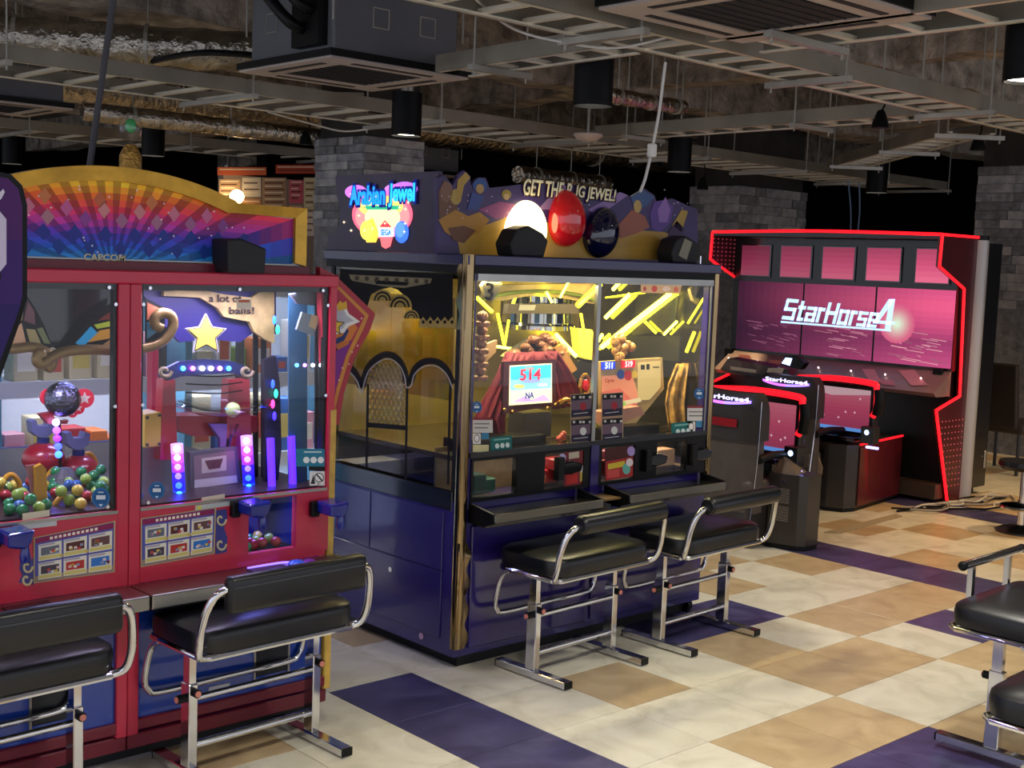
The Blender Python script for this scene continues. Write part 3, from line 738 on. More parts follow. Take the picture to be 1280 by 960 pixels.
# pointed side wing
wg = [on(x, y, 1, .64) for x, y in ((400, 334), (418, 343), (469, 392), (463, 412), (443, 448), (430, 492), (424, 530), (408, 540))]
MB().prism(wg, (0, .03, 0)).obj('side_wing', mat('wing_red', 'a31f30', .4), rm)
wi = ypx(.64)
art('wing_print', PRINTG, rm, [([(418, 352), (461, 394), (455, 410), (437, 446), (424, 490), (418, 515)], 'c9883c', 1), ([(418, 357), (456, 395), (450, 408), (433, 444), (421, 485), (418, 500)], 'a8324a', 2),
    ([(418, 430), (440, 425), (430, 450), (420, 485), (418, 495)], '7a2a8a', 3), ([(418, 392), (440, 400), (447, 410), (436, 430), (418, 440)], 'd07a34', 3),
    ([(418, 383), (430, 378), (436, 392), (450, 402), (436, 408), (430, 416), (418, 418)], 'e6e4e2', 4), ([(418, 386), (428, 382), (433, 394), (443, 401), (433, 404), (428, 411), (418, 413)], 'b4b6c4', 5),
    (star2(418, 407, 14, 6.5, 5, -PI/2), '2a2030', 6), (star2(418, 407, 11.5, 5.2, 5, -PI/2), 'e2c23c', 7), ([(421, 381), (425, 376), (429, 379), (433, 376), (434, 386), (423, 389)], 'd6aa34', 6),
    ([(418, 424), (428, 420), (434, 410), (436, 414), (430, 426), (418, 431)], '24346e', 5)]+[(star2(x, y, 1.6, .5, 4, 0), 'f4e8e0', 8) for x, y in ((452, 398), (447, 432), (436, 455), (428, 460), (424, 475), (440, 440))], wi)

# --- stickers and printed boards on the red front
PB = ypx(.611)


def price_board(px0, mirror=False):
    """printed how-to-play board, outline in photo pixels"""
    if not mirror: A, B, C_, D = (176, 648), (270, 634), (268, 692), (176, 709)
    else: A, B, C_, D = (42, 672), (144, 651), (143, 715), (42, 729)

    def L(u, v): return (A[0]*(1-u)*(1-v)+B[0]*u*(1-v)+C_[0]*u*v+D[0]*(1-u)*v, A[1]*(1-u)*(1-v)+B[1]*u*(1-v)+C_[1]*u*v+D[1]*(1-u)*v)

    def R4(u0, v0, u1, v1): return [L(u0, v0), L(u1, v0), L(u1, v1), L(u0, v1)]
    P = [(R4(0, 0, 1, 1), 'b9a66a', 1), (R4(.015, .02, .985, .98), '5a5aa6', 2), (R4(.02, .03, .98, .14), '8a2a58', 3), (R4(.02, .86, .98, .97), 'a08a72', 3)]
    for k in range(11): P.append((R4(.2+k*.055, .06, .235+k*.055, .115), 'efe6da', 4))
    for r_ in range(2):
        for q in range(3):
            u0 = .06+q*.31; v0 = .18+r_*.40
            P += [(R4(u0, v0, u0+.285, v0+.36), 'e4dfd0', 4), (R4(u0+.01, v0+.27, u0+.275, v0+.34), 'd6c878', 5), (R4(u0+.01, v0+.01, u0+.2, v0+.05), 'b0a8b8', 5)]
            pc = [['6a6f7c', '5c3030', '6a4a4a'], ['4c4450', 'b83a38', '3a78c8']][r_][q]
            P += [(R4(u0+.03, v0+.08, u0+.255, v0+.25), pc, 5)]
            for k in range(5):
                cu, cv = u0+.06+.17*random.random(), v0+.11+.1*random.random(); P.append((R4(cu, cv, cu+.04, cv+.05), ['e8e2da', 'd8b84a', 'c84848', '8a90b0', 'e0c8c0'][(k+q) % 5], 6))
    for q in (0.345, .655): P.append((star2(*L(q, .5), 3.2, 1.6), 'c8b060', 7))
    o = MB().prism([on(x, y, 1, .6115) for x, y in (A, B, C_, D)], (0, -.001, 0)).obj('how_to_play_board', mat('board_white', 'd8d4c8', .3), rm)
    art('board_print', PRINTG, o, P, lambda u, v, l: on(u, v, 1, .6095-.0003*l))
    # scroll ornament at the free end
    e = 1 if not mirror else -1
    top = L(1, .02) if not mirror else L(0, .5); bot = L(1, .9) if not mirror else L(0, 1)
    base = [(270, 638), (283, 636), (284, 648), (280, 660), (284, 672), (283, 690), (269, 693)] if not mirror else [(42, 698), (26, 700), (24, 712), (28, 718), (23, 728), (42, 731)]
    MB().prism([on(x, y, 1, .6115) for x, y in base], (0, -.0012, 0)).obj('scroll_edge', mat('scroll_blue', '3a3a86', .35), o)
    for (cx, cy) in ((276, 649), (276, 680)) if not mirror else ((34, 708), (33, 724)):
        sp = [on(cx+(7-.8*k)*math.cos(k*.8), cy+(9-1.0*k)*math.sin(k*.8), 1, .609) for k in range(8)]
        MB().tube(sp, .0035, 6).obj('scroll', mat('scroll_cream', 'd8c898', .4), o)


price_board(0); price_board(0, True)
BADGE = '2f6fae'
SP = lambda u, v, l: on(u, v, 1, .6205-.0004*l)


def badge(name, cx, cy, r, parent, P=SP):
    art(name, PRINTG, parent, [(circ(cx, cy, r, r*1.1), BADGE, 0), (circ(cx, cy, r*.82, r*.9), '245a94', 1), (rect(cx-r*.5, cy-r*.25, cx+r*.5, cy+r*.2), 'd8e2ea', 2), (rect(cx-r*.3, cy-r*.65, cx+r*.3, cy-r*.5), 'b8d0e4', 2), ([(cx-r*.25, cy+r*.7), (cx+r*.25, cy+r*.7), (cx, cy+r)], 'c2d6e8', 2)], P)


badge('round_sticker', 126, 622, 11.5, rm); badge('round_sticker', 196, 613, 10, rm)
art('window_sticker', PRINTG, rm, [(rect(370, 561, 406, 583), '2b7f9c', 0), (rect(380, 564, 402, 566), 'c6dde2', 1)]+[(circ(x, 575, 4), 'e8f0f0', 1) for x in (383, 392, 401)], SP)
art('warning_sticker', PRINTG, rm, [(rect(386, 583, 406, 588), '191919', 0), (rect(387, 589, 406, 607), 'e6e6e2', 0), (circ(399, 597, 6), '222222', 1), (circ(399, 597, 5), 'efefec', 2), ([(394.5, 593), (396, 592), (404, 601), (402.5, 602)], '222222', 3), ([(388, 605), (392, 593), (394, 605)], '333333', 1)], SP)
art('label_strip', PRINTG, rm, [([(252, 622), (281, 617), (281, 624), (252, 629)], 'd8d2bc', 0)], SP); art('label_strip', PRINTG, rm, [([(244, 632), (289, 626), (289, 632), (244, 638)], 'bfc4c6', 0), ([(246, 633), (252, 632), (252, 636), (246, 637)], 'd8d05a', 1)], PB)
art('label_strip', PRINTG, rm, [([(28, 642), (62, 637), (62, 645), (28, 651)], 'd4ceb4', 0)], SP); art('label_strip', PRINTG, rm, [([(16, 656), (71, 651), (71, 657), (37, 661), (16, 661)], 'c2c6ca', 0)], PB)
art('window_sticker', PRINTG, rm, [([(296, 374), (314, 374), (314, 386), (296, 386)], 'e4dccf', 0), ([(298, 375), (312, 375), (312, 378), (298, 378)], 'c86a4a', 1)], SP)
art('tape_scrap', PRINT, rm, [([(163, 598), (168, 596), (172, 600), (168, 607), (164, 605)], 'd6c6c8', 0)], PB)
# --- joystick shells
JB = mat('joystick_blue', '10207e', .22, coat=.5)
for (jx, jy, sgn) in ((398, 632, 1), (300, 632, 1), (2, 668, 1)):
    c = on(jx, jy, 1, .61); j = MB()
    j.box(c.x-.04, c.x-.008, .585, .612, c.z-.035, c.z+.02); o = j.obj('lever_mount', BLKPLASTIC, rm, bevel=.004, bseg=1)
    sh = MB(); sh.prism([(c.x-.02, .50, c.z+.022), (c.x+.06, .50, c.z+.026), (c.x+.05, .50, c.z-.01), (c.x+.03, .50, c.z-.03), (c.x-.02, .50, c.z-.02)], (0, .1, 0)); sh.obj('lever_hood', JB, o, bevel=.008)
    MB().lathe((c.x+.035, .52, c.z-.075), [(0, 0), (.014, .004), (.017, .02), (.013, .04), (.011, .06), (0, .06)], seg=14).obj('lever_grip', JB, o, smooth=True)

# --- inside of the right station
YIN = 1.0
def ipx(x, y, d=YIN): return on(x, y, 1, d)


YELS = mat('star_yellow', 'd4c04a', .4); NAVY = mat('navy_plastic', '1a1f52', .35); REDIN = mat('red_lacquer', '9a1a2e', .3, coat=.3); PURP = mat('violet_panel', '2a2266', .4, noise=(6, .2))
inn = thing('star_stage', 'yellow star cutout above a row of blue and white lights inside the red machine', 'game prop', ipx(262, 620, .85))
MB().prism([ipx(x, y, .79) for x, y in star2(258, 419, 27, 13.5, 5, -PI/2)], (0, .012, 0)).obj('star_outline', mat('outline_pale', 'b4b0b8', .4), inn)
MB().prism([ipx(x, y, .787) for x, y in star2(258, 419, 24.5, 12, 5, -PI/2)], (0, .003, 0)).obj('star_rim', BLKPLASTIC, inn)
MB().prism([ipx(x, y, .783) for x, y in star2(258, 419, 22.5, 11, 5, -PI/2)], (0, .004, 0)).obj('star_face', YELS, inn)
arc = [ipx(x, y, .80) for x, y in ((200, 470), (205, 462), (225, 452), (258, 449), (292, 452), (312, 460), (317, 470), (308, 474), (292, 466), (258, 468), (225, 471), (210, 476))]
MB().prism(arc, (0, .02, 0)).obj('light_bar', NAVY, inn)
for cx in (206, 308):
    MB().tube([ipx(cx+(9-k)*math.cos(k*.9), 464+(8-k*.9)*math.sin(k*.9), .795) for k in range(8)], .007, 8).obj('scroll', mat('scroll_tan', '8f8068', .4), inn, smooth=True)
for x, c_, s_ in ((229, '2a7cff', 10), (241, 'e24cff', 9), (253, 'ffffff', 12), (264, 'e8e4ff', 12), (275, 'd06cff', 9), (286, '2a8cff', 10)):
    MB().ball(ipx(x, 460.5, .793), .0085).obj('bulb', em('bulb_'+c_, c_, s_), inn, smooth=True)
for x0, x1 in ((204, 219), (286, 312)):
    MB().prism([ipx(x0, 474, .86), ipx(x1, 474, .86), ipx(x1+3, 575, .86), ipx(x0-4, 575, .86)], (0, .05, 0)).obj('red_post', REDIN, inn)
for x, w_, y0, y1 in ((222, 7, 552, 627), (309, 7.5, 542, 618)):
    cols = ['f0d8ff', 'ff8cf0', 'e050f0', '4a3cff', '1c3cff', '2a8cff']
    tb_ = MB().tube([ipx(x-1, y0+6, .815), ipx(x, (y0+y1)/2, .805), ipx(x+2, y1-6, .795)], .012, 10).obj('light_tube', NAVY, inn, smooth=True)
    for k in range(6):
        q0, q1 = y0+3+k*(y1-y0-6)/6, y0+3+(k+1)*(y1-y0-6)/6
        MB().cyl(ipx(x-1+.6*k, q0, .80), ipx(x-.4+.6*k, q1, .80), .021, 14).obj('tube_sleeve', em('sleeve_%d' % k, ['c890ff', 'b050ff', '9030ff', '3018f0', '1414e8', '1848f0'][k], 1.1), tb_, smooth=True)
        MB().ball(ipx(x-1+.6*k, (q0+q1)/2, .779), .011).obj('tube_bulb', em('tubebulb_%d' % k, cols[k], 7), tb_, smooth=True)
for x, y0, y1 in ((338, 548, 610), (364, 545, 608)):
    MB().tube([ipx(x, y0, .74), ipx(x+1, (y0+y1)/2, .74), ipx(x+2, y1, .735)], .014, 12).obj('violet_tube', em('violet_tube', '4a20ff', 2.2), inn, smooth=True)
mon = MB().prism([ipx(x, y, .84) for x, y in ((238, 566), (296, 558), (302, 610), (240, 620))], (0, .03, 0)).obj('monitor', mat('monitor_grey', '5a5660', .3), inn)
art('monitor_print', PRINTG, mon, [([(242, 570), (293, 563), (297, 604), (243, 613)], '8a7478', 0), ([(252, 573), (283, 569), (283, 588), (252, 592)], 'c8bcae', 1), ([(256, 576), (279, 573), (275, 585), (261, 587)], '6a4448', 2), ([(243, 600), (296, 594), (297, 603), (243, 611)], 'cfc8c4', 1)], lambda u, v, l: on(u, v, 1, .838-.0006*l))
cc = ipx(278, 508, .88); MB().lathe(cc-Z*.03, [(.02, 0), (.1, .006), (.16, .03), (.17, .04), (.16, .045), (.08, .02), (0, .014)], seg=28).obj('clear_dish', ACRYL, inn, smooth=True)
b_ = MB()
for zz in (0, .03, .06): b_.tube([cc+Vector((-.16, -.03, .06+zz)), cc+Vector((-.05, -.06, .055+zz)), cc+Vector((.05, -.05, .06+zz))], .0025, 6)
b_.obj('wire_rail', BLKPLASTIC, inn)
MB().prism([ipx(x, y, .90) for x, y in ((222, 520), (322, 520), (322, 540), (300, 545), (240, 545), (222, 538))], (0, .12, 0)).obj('red_cradle', REDIN, inn)
MB().prism([ipx(x, y, .86) for x, y in ((262, 530), (300, 530), (290, 548), (283, 575), (277, 575), (275, 548))], (0, .02, 0)).obj('violet_fin', mat('fin_violet', '6a4a9a', .35), inn)
bk = MB().prism([ipx(x, y, .89) for x, y in ((176, 362), (345, 362), (345, 418), (322, 412), (300, 428), (262, 424), (225, 428), (190, 390))], (0, .02, 0)).obj('purple_drape', PURP, inn)
MB().prism([ipx(x, y, .86) for x, y in ((325, 365), (343, 365), (343, 429), (332, 425), (318, 415), (312, 402), (300, 400), (280, 396), (272, 385), (250, 372), (205, 370), (205, 364), (252, 362), (280, 368), (315, 372))], (0, .02, 0)).obj('gold_banner', mat('banner_tan', 'a8925c', .5, noise=(20, .3)), inn)
text('banner_lettering', 'a lot of', on(282, 373, 1, .855), X, Z, .13, .026, mat('letter_dark', '2c1c20', .5), inn, bold=.015); text('banner_lettering', 'balls!', on(302, 388, 1, .855), X, Z, .1, .024, MATS['letter_dark'], inn, bold=.015)
for x0, x1, c_, d_ in ((317, 323, '15161c', .92), (327, 333, '15161c', .90), (361, 384, '2f5a74', .74), (394, 398, '23232a', .68)):
    MB().prism([ipx(x0, 362, d_), ipx(x1, 362, d_), ipx(x1, 608, d_), ipx(x0, 612, d_)], (0, .006, 0)).obj('back_post', mat('post_'+c_, c_, .4), inn)
MB().prism([ipx(x, y, .82) for x, y in ((330, 450), (345, 445), (350, 480), (352, 560), (345, 625), (332, 625))], (0, .02, 0)).obj('dark_column', mat('column_dark', '1a1228', .4), inn)
for x, y, c_ in ((343, 400, '2060ff'), (347, 412, '20c878'), (341, 480, '2040ff'), (345, 492, '20c0a0'), (343, 520, '3020ff'), (341, 505, 'ff3080')):
    MB().ball(ipx(x, y, .805), .010, sc=(.7, .7, 1.6)).obj('led', em('led_'+c_, c_, 4), inn, smooth=True)
for x, c_ in ((371, '40a0ff'), (381, 'b060ff'), (391, 'ffffff'), (401, 'e8e0ff')): MB().ball(ipx(x, 456.5, .66), .007).obj('bulb', em('bulbr_'+c_, c_, 6), inn, smooth=True)
MB().prism([ipx(x, y, .665) for x, y in ((378, 390), (401, 396), (392, 420), (371, 412))], (0, .012, 0)).obj('clear_box', mat('acrylic_grey', '7a8890', .2), inn); MB().prism([ipx(x, y, .663) for x, y in ((390, 393), (400, 396), (394, 412), (386, 408))], (0, .002, 0)).obj('box_label', mat('label_cream', 'c8b88a', .5), inn)
MB().prism([ipx(x, y, .68) for x, y in ((363, 368), (385, 362), (402, 368), (392, 382), (372, 380))], (0, .015, 0)).obj('camera_shell', mat('shell_grey', '52565c', .3), inn)
yb = thing('yellow_block', 'plain yellow cube with grey corner rivets inside the red machine', 'game prop', ipx(190, 560, .9))
MB().prism([ipx(x, y, .86) for x, y in ((181, 518), (202, 515), (202, 558), (181, 560))], (0, .1, 0)).obj('block', mat('block_yellow', 'b99b40', .45), yb, bevel=.004)
for x, y in ((199, 519), (199, 555), (184, 522), (184, 556)): MB().cyl(ipx(x, y, .86), ipx(x, y, .86)-Y*.003, .006, 8).obj('rivet', DSTEEL, yb)
# gold scroll ornament across the post
so = thing('stained_glass_ornament', 'curling gold ornament with stained glass panes behind the red post', 'ornament', ipx(165, 440, .78))
MB().tube([ipx(x, y, .72) for x, y in ((52, 446), (50, 440), (46, 450), (52, 455), (62, 448), (80, 440), (110, 437), (150, 438), (185, 434), (205, 425), (216, 408), (214, 395), (203, 391), (194, 397), (194, 406), (202, 410))], .017, 10).obj('scroll', mat('ornament_gold', '8f7446', .35, .4), so, smooth=True)
MB().tube([ipx(x, y, .735) for x, y in ((-40, 430), (10, 436), (40, 434), (58, 440), (66, 450), (62, 460), (55, 452))], .016, 10).obj('scroll', MATS['ornament_gold'], so, smooth=True)
for w_ in ([(88, 433), (110, 402), (130, 385), (150, 374), (150, 438), (100, 440)], [(182, 372), (208, 386), (204, 420), (182, 430)], [(66, 434), (56, 408), (44, 385), (34, 370), (20, 385), (6, 415), (-6, 436), (40, 440)]):
    MB().prism([ipx(x, y, .750) for x, y in w_], (0, .006, 0)).obj('leading_panel', BLKPLASTIC, so)
gl = [([(95, 429), (114, 408), (122, 416), (103, 434)], '2c9ad0'), ([(118, 406), (140, 401), (143, 407), (122, 411)], 'a8b83c'), ([(125, 413), (144, 410), (137, 423), (109, 428)], 'c09038'), ([(122, 401), (147, 383), (148, 401), (140, 399)], '6a3028'), ([(139, 424), (148, 412), (148, 432), (126, 433)], '9a7a52'), ([(184, 378), (203, 387), (195, 394), (184, 400)], '8a5038'), ([(184, 403), (193, 402), (200, 412), (184, 424)], '2f5f7a'),
      ([(63, 430), (53, 409), (46, 411), (55, 429)], '5a6034'), ([(44, 412), (33, 411), (38, 429), (52, 431)], '8a7a4a'), ([(43, 389), (35, 376), (30, 401), (44, 406)], '5a2a34'), ([(27, 404), (12, 416), (15, 432), (33, 430)], 'b88a68'), ([(30, 382), (19, 394), (24, 402), (28, 400)], '6a5a3a')]
for k, (q, c_) in enumerate(gl): MB().prism([ipx(x, y, .746) for x, y in q], (0, .004, 0)).obj('glass_piece', mat('stained_%d' % k, c_, .2, emit=c_, es=.2), so)
MB().prism([ipx(x, y, .80) for x, y in ((-30, 357), (148, 357), (148, 402), (112, 420), (96, 436), (76, 440), (64, 432), (30, 420), (-30, 415))], (0, .01, 0)).obj('dark_dome', mat('dome_dark', '1c181c', .2, noise=(7, .9), coat=.5), so)
# --- inside of the left station
mb = thing('mirror_ball_stand', 'mirrored ball between two red star wings on a lit pole in the red machine', 'game prop', ipx(76, 610, 1.15))
c = ipx(78, 499, 1.15); MB().ball(c, .062, 22, 14).obj('mirror_ball', mat('mirror_facets', '6a6a84', .12, 1, bump=(70, .6, .01)), mb)
for cx, cy, r in ((62, 497, 11), (106, 498, 12), (98, 510, 8), (91, 516, 6)): 
    o = MB().prism([ipx(x, y, 1.17) for x, y in circ(cx, cy, r)], (0, .012, 0)).obj('red_disc', mat('star_red', 'c8183c', .3, emit='c8183c', es=.25), mb)
    MB().prism([ipx(x, y, 1.167) for x, y in star2(cx, cy, r*.66, r*.3, 5, -PI/2)], (0, .003, 0)).obj('disc_star', mat('disc_star', 'ead8d0', .4), o)
MB().cyl(ipx(74, 525, 1.15), ipx(76, 612, 1.15), .006, 8).obj('pole', BLKPLASTIC, mb)
for k in range(5): MB().ball(ipx(70+.8*k, 528+10*k, 1.14), .013).obj('pole_bulb', em('pole_bulb_%d' % k, ['c8b0ff', '8a3cff', '6020ff', '3040ff', '3060ff'][k], 5), mb, smooth=True)
MB().prism([ipx(x, y, 1.16) for x, y in ((50, 518), (66, 515), (70, 528), (86, 525), (84, 530), (60, 530))], (0, .03, 0)).obj('red_bracket', REDIN, mb)
for k, (cx, cy) in enumerate(((54, 545), (98, 560))):
    rb = thing('game_pylon', 'red drum with a blue post and grey Y shaped head, %s of the lit pole' % ('left' if k == 0 else 'right'), 'game prop', ipx(cx, cy+35, 1.3))
    MB().prism([ipx(cx+a, cy+b, 1.3) for a, b in ((-15, -18), (-9, -20), (-6, -12), (6, -12), (9, -20), (15, -18), (13, -4), (4, 2), (-4, 2), (-13, -4))], (0, .05, 0)).obj('head', mat('head_grey', '6a6f9a', .4), rb)
    MB().cyl(ipx(cx, cy+2, 1.32), ipx(cx, cy+22, 1.32), .022, 12).obj('post', mat('post_blue', '141f68', .35), rb)
    c = ipx(cx, cy+28, 1.32); MB().ball(c, .075, sc=(1, 1, .8)).obj('drum', REDIN, rb, smooth=True)
YG = mat('gate_yellow', 'c08a24', .4)
for k, (x, y, w_, h_, d, nm) in enumerate(((13, 608, 5, 20, 1.0, 'small yellow arch at the far left of the ball pile'), (69, 600, 5, 20, 1.15, 'small yellow arch behind the ball pile by the pole'), (78, 636, 5, 22, .8, 'small yellow arch in front of the ball pile'), (110, 580, 4, 16, 1.4, 'small yellow arch at the back under the pylon'))):
    p = ipx(x, y, d); tag(MB().tube([p+Vector((-.03, 0, -.04)), p+Vector((-.028, 0, .01)), p+Vector((0, 0, .04)), p+Vector((.028, 0, .01)), p+Vector((.03, 0, -.04))], .009, 8).obj('yellow_arch', YG, None, smooth=True), nm, 'game prop', 'yellow arches in the ball field')
pl = [ipx(x, y, .74) for x, y in ((44, 584), (52, 580), (58, 586), (60, 636), (46, 640))]
tg = thing('yellow_gate', 'tall yellow and pink gate plate standing in the ball field', 'game prop', pl[-1]); MB().prism(pl, (0, .02, 0)).obj('edge', YG, tg); MB().prism([ipx(x, y, .76) for x, y in ((32, 582), (46, 580), (50, 590), (48, 640), (44, 640))], (0, .004, 0)).obj('face', mat('gate_pink', 'a06a72', .4), tg)
ch = MB(); c = ipx(80, 620, 1.1); ch.lathe((c.x, c.y, .85), [(.07, 0), (.055, .03), (.02, .06), (0, .06)], seg=18); tag(ch.obj('grey_cone', mat('cone_grey', '4a4850', .4)), 'grey cone at the foot of the lit pole among the balls', 'game prop')
# balls
rnd = random.Random(11); bc = {'green': '1f7a48', 'red': '9c1a28', 'lime': '8fae4a', 'yellow': 'c9b24a', 'blue': '2a5aa0'}
bm_ = {}; placed = []; tries = 0; R_ = .019
while len(placed) < 120 and tries < 12000:
    tries += 1; x = rnd.uniform(-3.98, -3.2) if len(placed) < 108 else rnd.uniform(-2.86, -2.72); y = rnd.uniform(.67, 1.12) if x < -3.0 else rnd.uniform(.66, .8)
    z = .848+R_ if x < -3.0 else .64+R_
    if abs(x+3.314) < .06 and y < .72: continue
    hits = [p for p in placed if (p-Vector((x, y, z))).length < 2*R_]
    if hits:
        if len(placed) < 60 or x > -3.0: continue
        z += 2*R_*.82
        if [p for p in placed if (p-Vector((x, y, z))).length < 2*R_]: continue
    placed.append(Vector((x, y, z)))
for p in placed:
    k = rnd.choice(['green', 'green', 'red', 'lime', 'red', 'green', 'yellow', 'lime', 'blue'])
    if k not in bm_:
        o = MB().ball((0, 0, 0), R_, 14, 9).obj('plastic_ball', mat('ball_'+k, bc[k], .15, coat=.4), None, smooth=True); bm_[k] = o.data
    else: o = bpy.data.objects.new('plastic_ball', bm_[k]); COL.objects.link(o)
    o.location = p; tag(o, 'small glossy %s plastic ball lying in the red machine' % k, 'ball', '%s balls in the red machine' % k)
o = MB().ball((0, 0, 0), .027, 16, 10).obj('plastic_ball', mat('ball_pale', 'b8c88a', .2, emit='9ab070', es=.2), None, smooth=True); o.location = ipx(291, 512, .83); tag(o, 'single pale green ball resting on the clear dish under the star', 'ball')
for (cx, w_, y_, z_, c_, e_) in ((-2.92, .5, .70, 1.545, (.75, .65, 1), 5), (-3.7, .5, .9, 1.545, (.8, .75, 1), 6), (-2.92, .5, 1.5, 1.545, (.45, .45, 1), 6), (-2.78, .15, .75, .832, (.2, .2, 1), .8)):
    MB().box(cx-w_/2, cx+w_/2, y_-.015, y_+.015, z_, z_+.004).obj('added_cabin_lamp', em('added_lamp_cool', 'd8d8ff', 2), rm)  # lamps added to light the red machine's interior
    l = bpy.data.lights.new('added_cabin_light', 'AREA'); l.shape = 'RECTANGLE'; l.size = w_; l.size_y = .05; l.energy = e_; l.color = c_; lo = bpy.data.objects.new('added_cabin_light', l); COL.objects.link(lo); lo.location = Vector((cx, y_, z_-.004))-rm.location; lo.parent = rm

# ================================================================= PURPLE JEWEL MACHINE
PUR = mat('purple_lacquer', '251a5e', .2, noise=(1.5, .12), coat=.5); PURD = mat('purple_top', '1d1650', .3, coat=.3)
px0, px1, py0, py1 = -1.862, -.300, .70, 1.70
jm = thing('purple_jewel_machine', 'large purple pusher game machine with glass cabin, gold corner pole and jewel sign', 'arcade machine', ((px0+px1)/2, 1.2, 0))
MB().box(px0+.06, px1-.05, py0+.06, py1-.05, 0, .07).obj('plinth', mat('plinth_black2', '0b0b10', .7), jm)
MB().box(px0, px1, py0+.012, py1, .06, .70).obj('body', PUR, jm)
for a, b in ((px0+.07, -1.115), (-1.075, px1-.03)): MB().box(a, b, py0, py0+.012, .09, .60).obj('front_panel', PUR, jm, bevel=.004, bseg=1)
MB().box(px0-.006, px0, py0+.10, py1-.03, .12, .40).obj('side_door', PUR, jm, bevel=.002, bseg=1)
for a, b in ((py0+.10, 1.30), (1.305, py1-.03)): MB().box(px0-.006, px0, a, b, .405, .655).obj('side_door', PUR, jm, bevel=.002, bseg=1)
MB().cyl((px0-.006, 1.14, .34), (px0-.012, 1.14, .34), .012, 12).obj('lock', CHROME, jm); MB().cyl((px0-.002, .92, .10), (px0-.006, .92, .10), .014, 10).obj('round_sticker', mat('sticker_pink', 'b08aa0', .5), jm)
for x, y in ((px0+.12, py0+.1), (px1-.12, py0+.1), (px1-.12, py1-.1), (px0+.12, py1-.1)):
    pass
cw = MB().cyl((px1-.06, py0+.06, .035), (px1-.03, py0+.06, .035), .035, 14).obj('caster', BLKPLASTIC, jm, smooth=True)
MB().box(px0-.004, px0+.04, py0+.05, py1, .66, .745).obj('side_ledge', BLKGLOSS, jm, bevel=.004, bseg=1)
# corner pole, brass cut-outs at both ends
BRASS = mat('brass_pole', '96805c', .12, 1, noise=(2.5, .25))
MB().cyl((px0+.01, py0+.01, .10), (px0+.01, py0+.01, 1.70), .026, 20).obj('corner_pole', BRASS, jm, smooth=True)
wav = [(.035+.012*math.sin(z*55)*(1 if z < .55 or z > 1.4 else .2), z) for z in [.10+.02*k for k in range(79)]]
b_ = MB(); b_.prism([(px0+.01+w_, py0-.012, z) for w_, z in wav if z < .55]+[(px0-.012, py0-.012, .54), (px0-.012, py0-.012, .10)], (0, .012, 0)); b_.obj('pole_flange', BRASS, jm)
b_ = MB(); b_.prism([(px0-.012, py0+.01+w_, z) for w_, z in wav if z > 1.40]+[(px0-.012, py0-.008, 1.67), (px0-.012, py0-.008, 1.40)], (.012, 0, 0)); b_.obj('pole_flange', MATS['brass_pole'], jm)
MB().cyl((px1-.006, py0+.004, .62), (px1-.006, py0+.004, 1.655), .016, 14).obj('corner_pole', BRASS, jm, smooth=True)
# top frame
MB().box(px0-.01, px1+.01, py0-.012, py1+.01, 1.657, 1.70).obj('top_frame', PURD, jm, bevel=.004, bseg=1)
MB().box(px0, px1, py0+.002, py1, 1.625, 1.657).obj('top_band', BLKPLASTIC, jm)
MB().box(px0+.05, px1-.03, py0-.002, py0+.02, 1.597, 1.625).obj('glass_rail', STEEL, jm)
MB().box(px0+.02, px1-.02, py0+.02, py1-.02, 1.60, 1.625).obj('cabin_ceiling', mat('cabin_ceiling', '4a4430', .15, .8), jm)
for x in (px0+.035, px1-.035): MB().box(x-.02, x+.016, py0+.004, py0+.04, .70, 1.63).obj('front_post', PUR, jm)
MB().box(px0+.05, px1-.04, py0+.006, py0+.01, .90, 1.60).obj('glass_pane', GLASS, jm)
MB().box(-1.125, -1.103, py0-.004, py0+.014, .90, 1.60).obj('glass_mullion', STEEL, jm)
MB().box(px1-.05, px1-.04, py0-.002, py0+.012, .90, 1.60).obj('glass_edge', STEEL, jm)
MB().box(px0+.04, px1-.02, py0-.004, py0+.03, .882, .904).obj('sill', BLKGLOSS, jm)
# lower windows (two per side), cards and coin acceptors behind
wins = [(-1.80, -1.56), (-1.40, -1.165), (-1.05, -.83), (-.68, -.47)]
b_ = MB(); xs2 = [px0+.05]+[v for w_ in wins for v in w_]+[px1-.03]
for a, b in zip(xs2[::2], xs2[1::2]): b_.box(a, b, py0-.002, py0+.03, .70, .882)
for a, b in wins: b_.box(a, b, py0-.002, py0+.03, .70, .715); b_.box(a, b, py0-.002, py0+.03, .868, .882)
b_.obj('control_fascia', BLKPLASTIC, jm)
for a, b in wins: MB().box(a, b, py0+.004, py0+.008, .715, .868).obj('lower_window', GLASS, jm)
MB().box(-1.125, -1.075, py0-.008, py0+.02, .66, .885).obj('centre_post', PUR, jm)
MB().box(px0+.03, px1-.03, .90, .91, .70, .90).obj('tray_back', mat('tray_back', '5a4a34', .5, noise=(12, .4)), jm)
for k, (a, b, z0, z1, c_) in enumerate(((-1.76, -1.69, .716, .80, '1c3a34'), (-1.71, -1.62, .716, .775, '1c4a3a'), (-1.34, -1.24, .72, .78, 'a82a2c'), (-1.30, -1.2, .78, .83, '6a1c20'), (-1.02, -.9, .72, .80, '98302a'), (-.98, -.88, .80, .84, '5a1a2a'), (-.62, -.5, .74, .82, 'a07a5a'))):
    MB().box(a, b, .74+.02*(k % 3), .82, z0, z1).obj('inner_fitting', mat('fitting_'+c_, c_, .3), jm, bevel=.004, bseg=1)
FP = lambda u, v, l: on(u, v, 1, py0+.003-.0004*l)
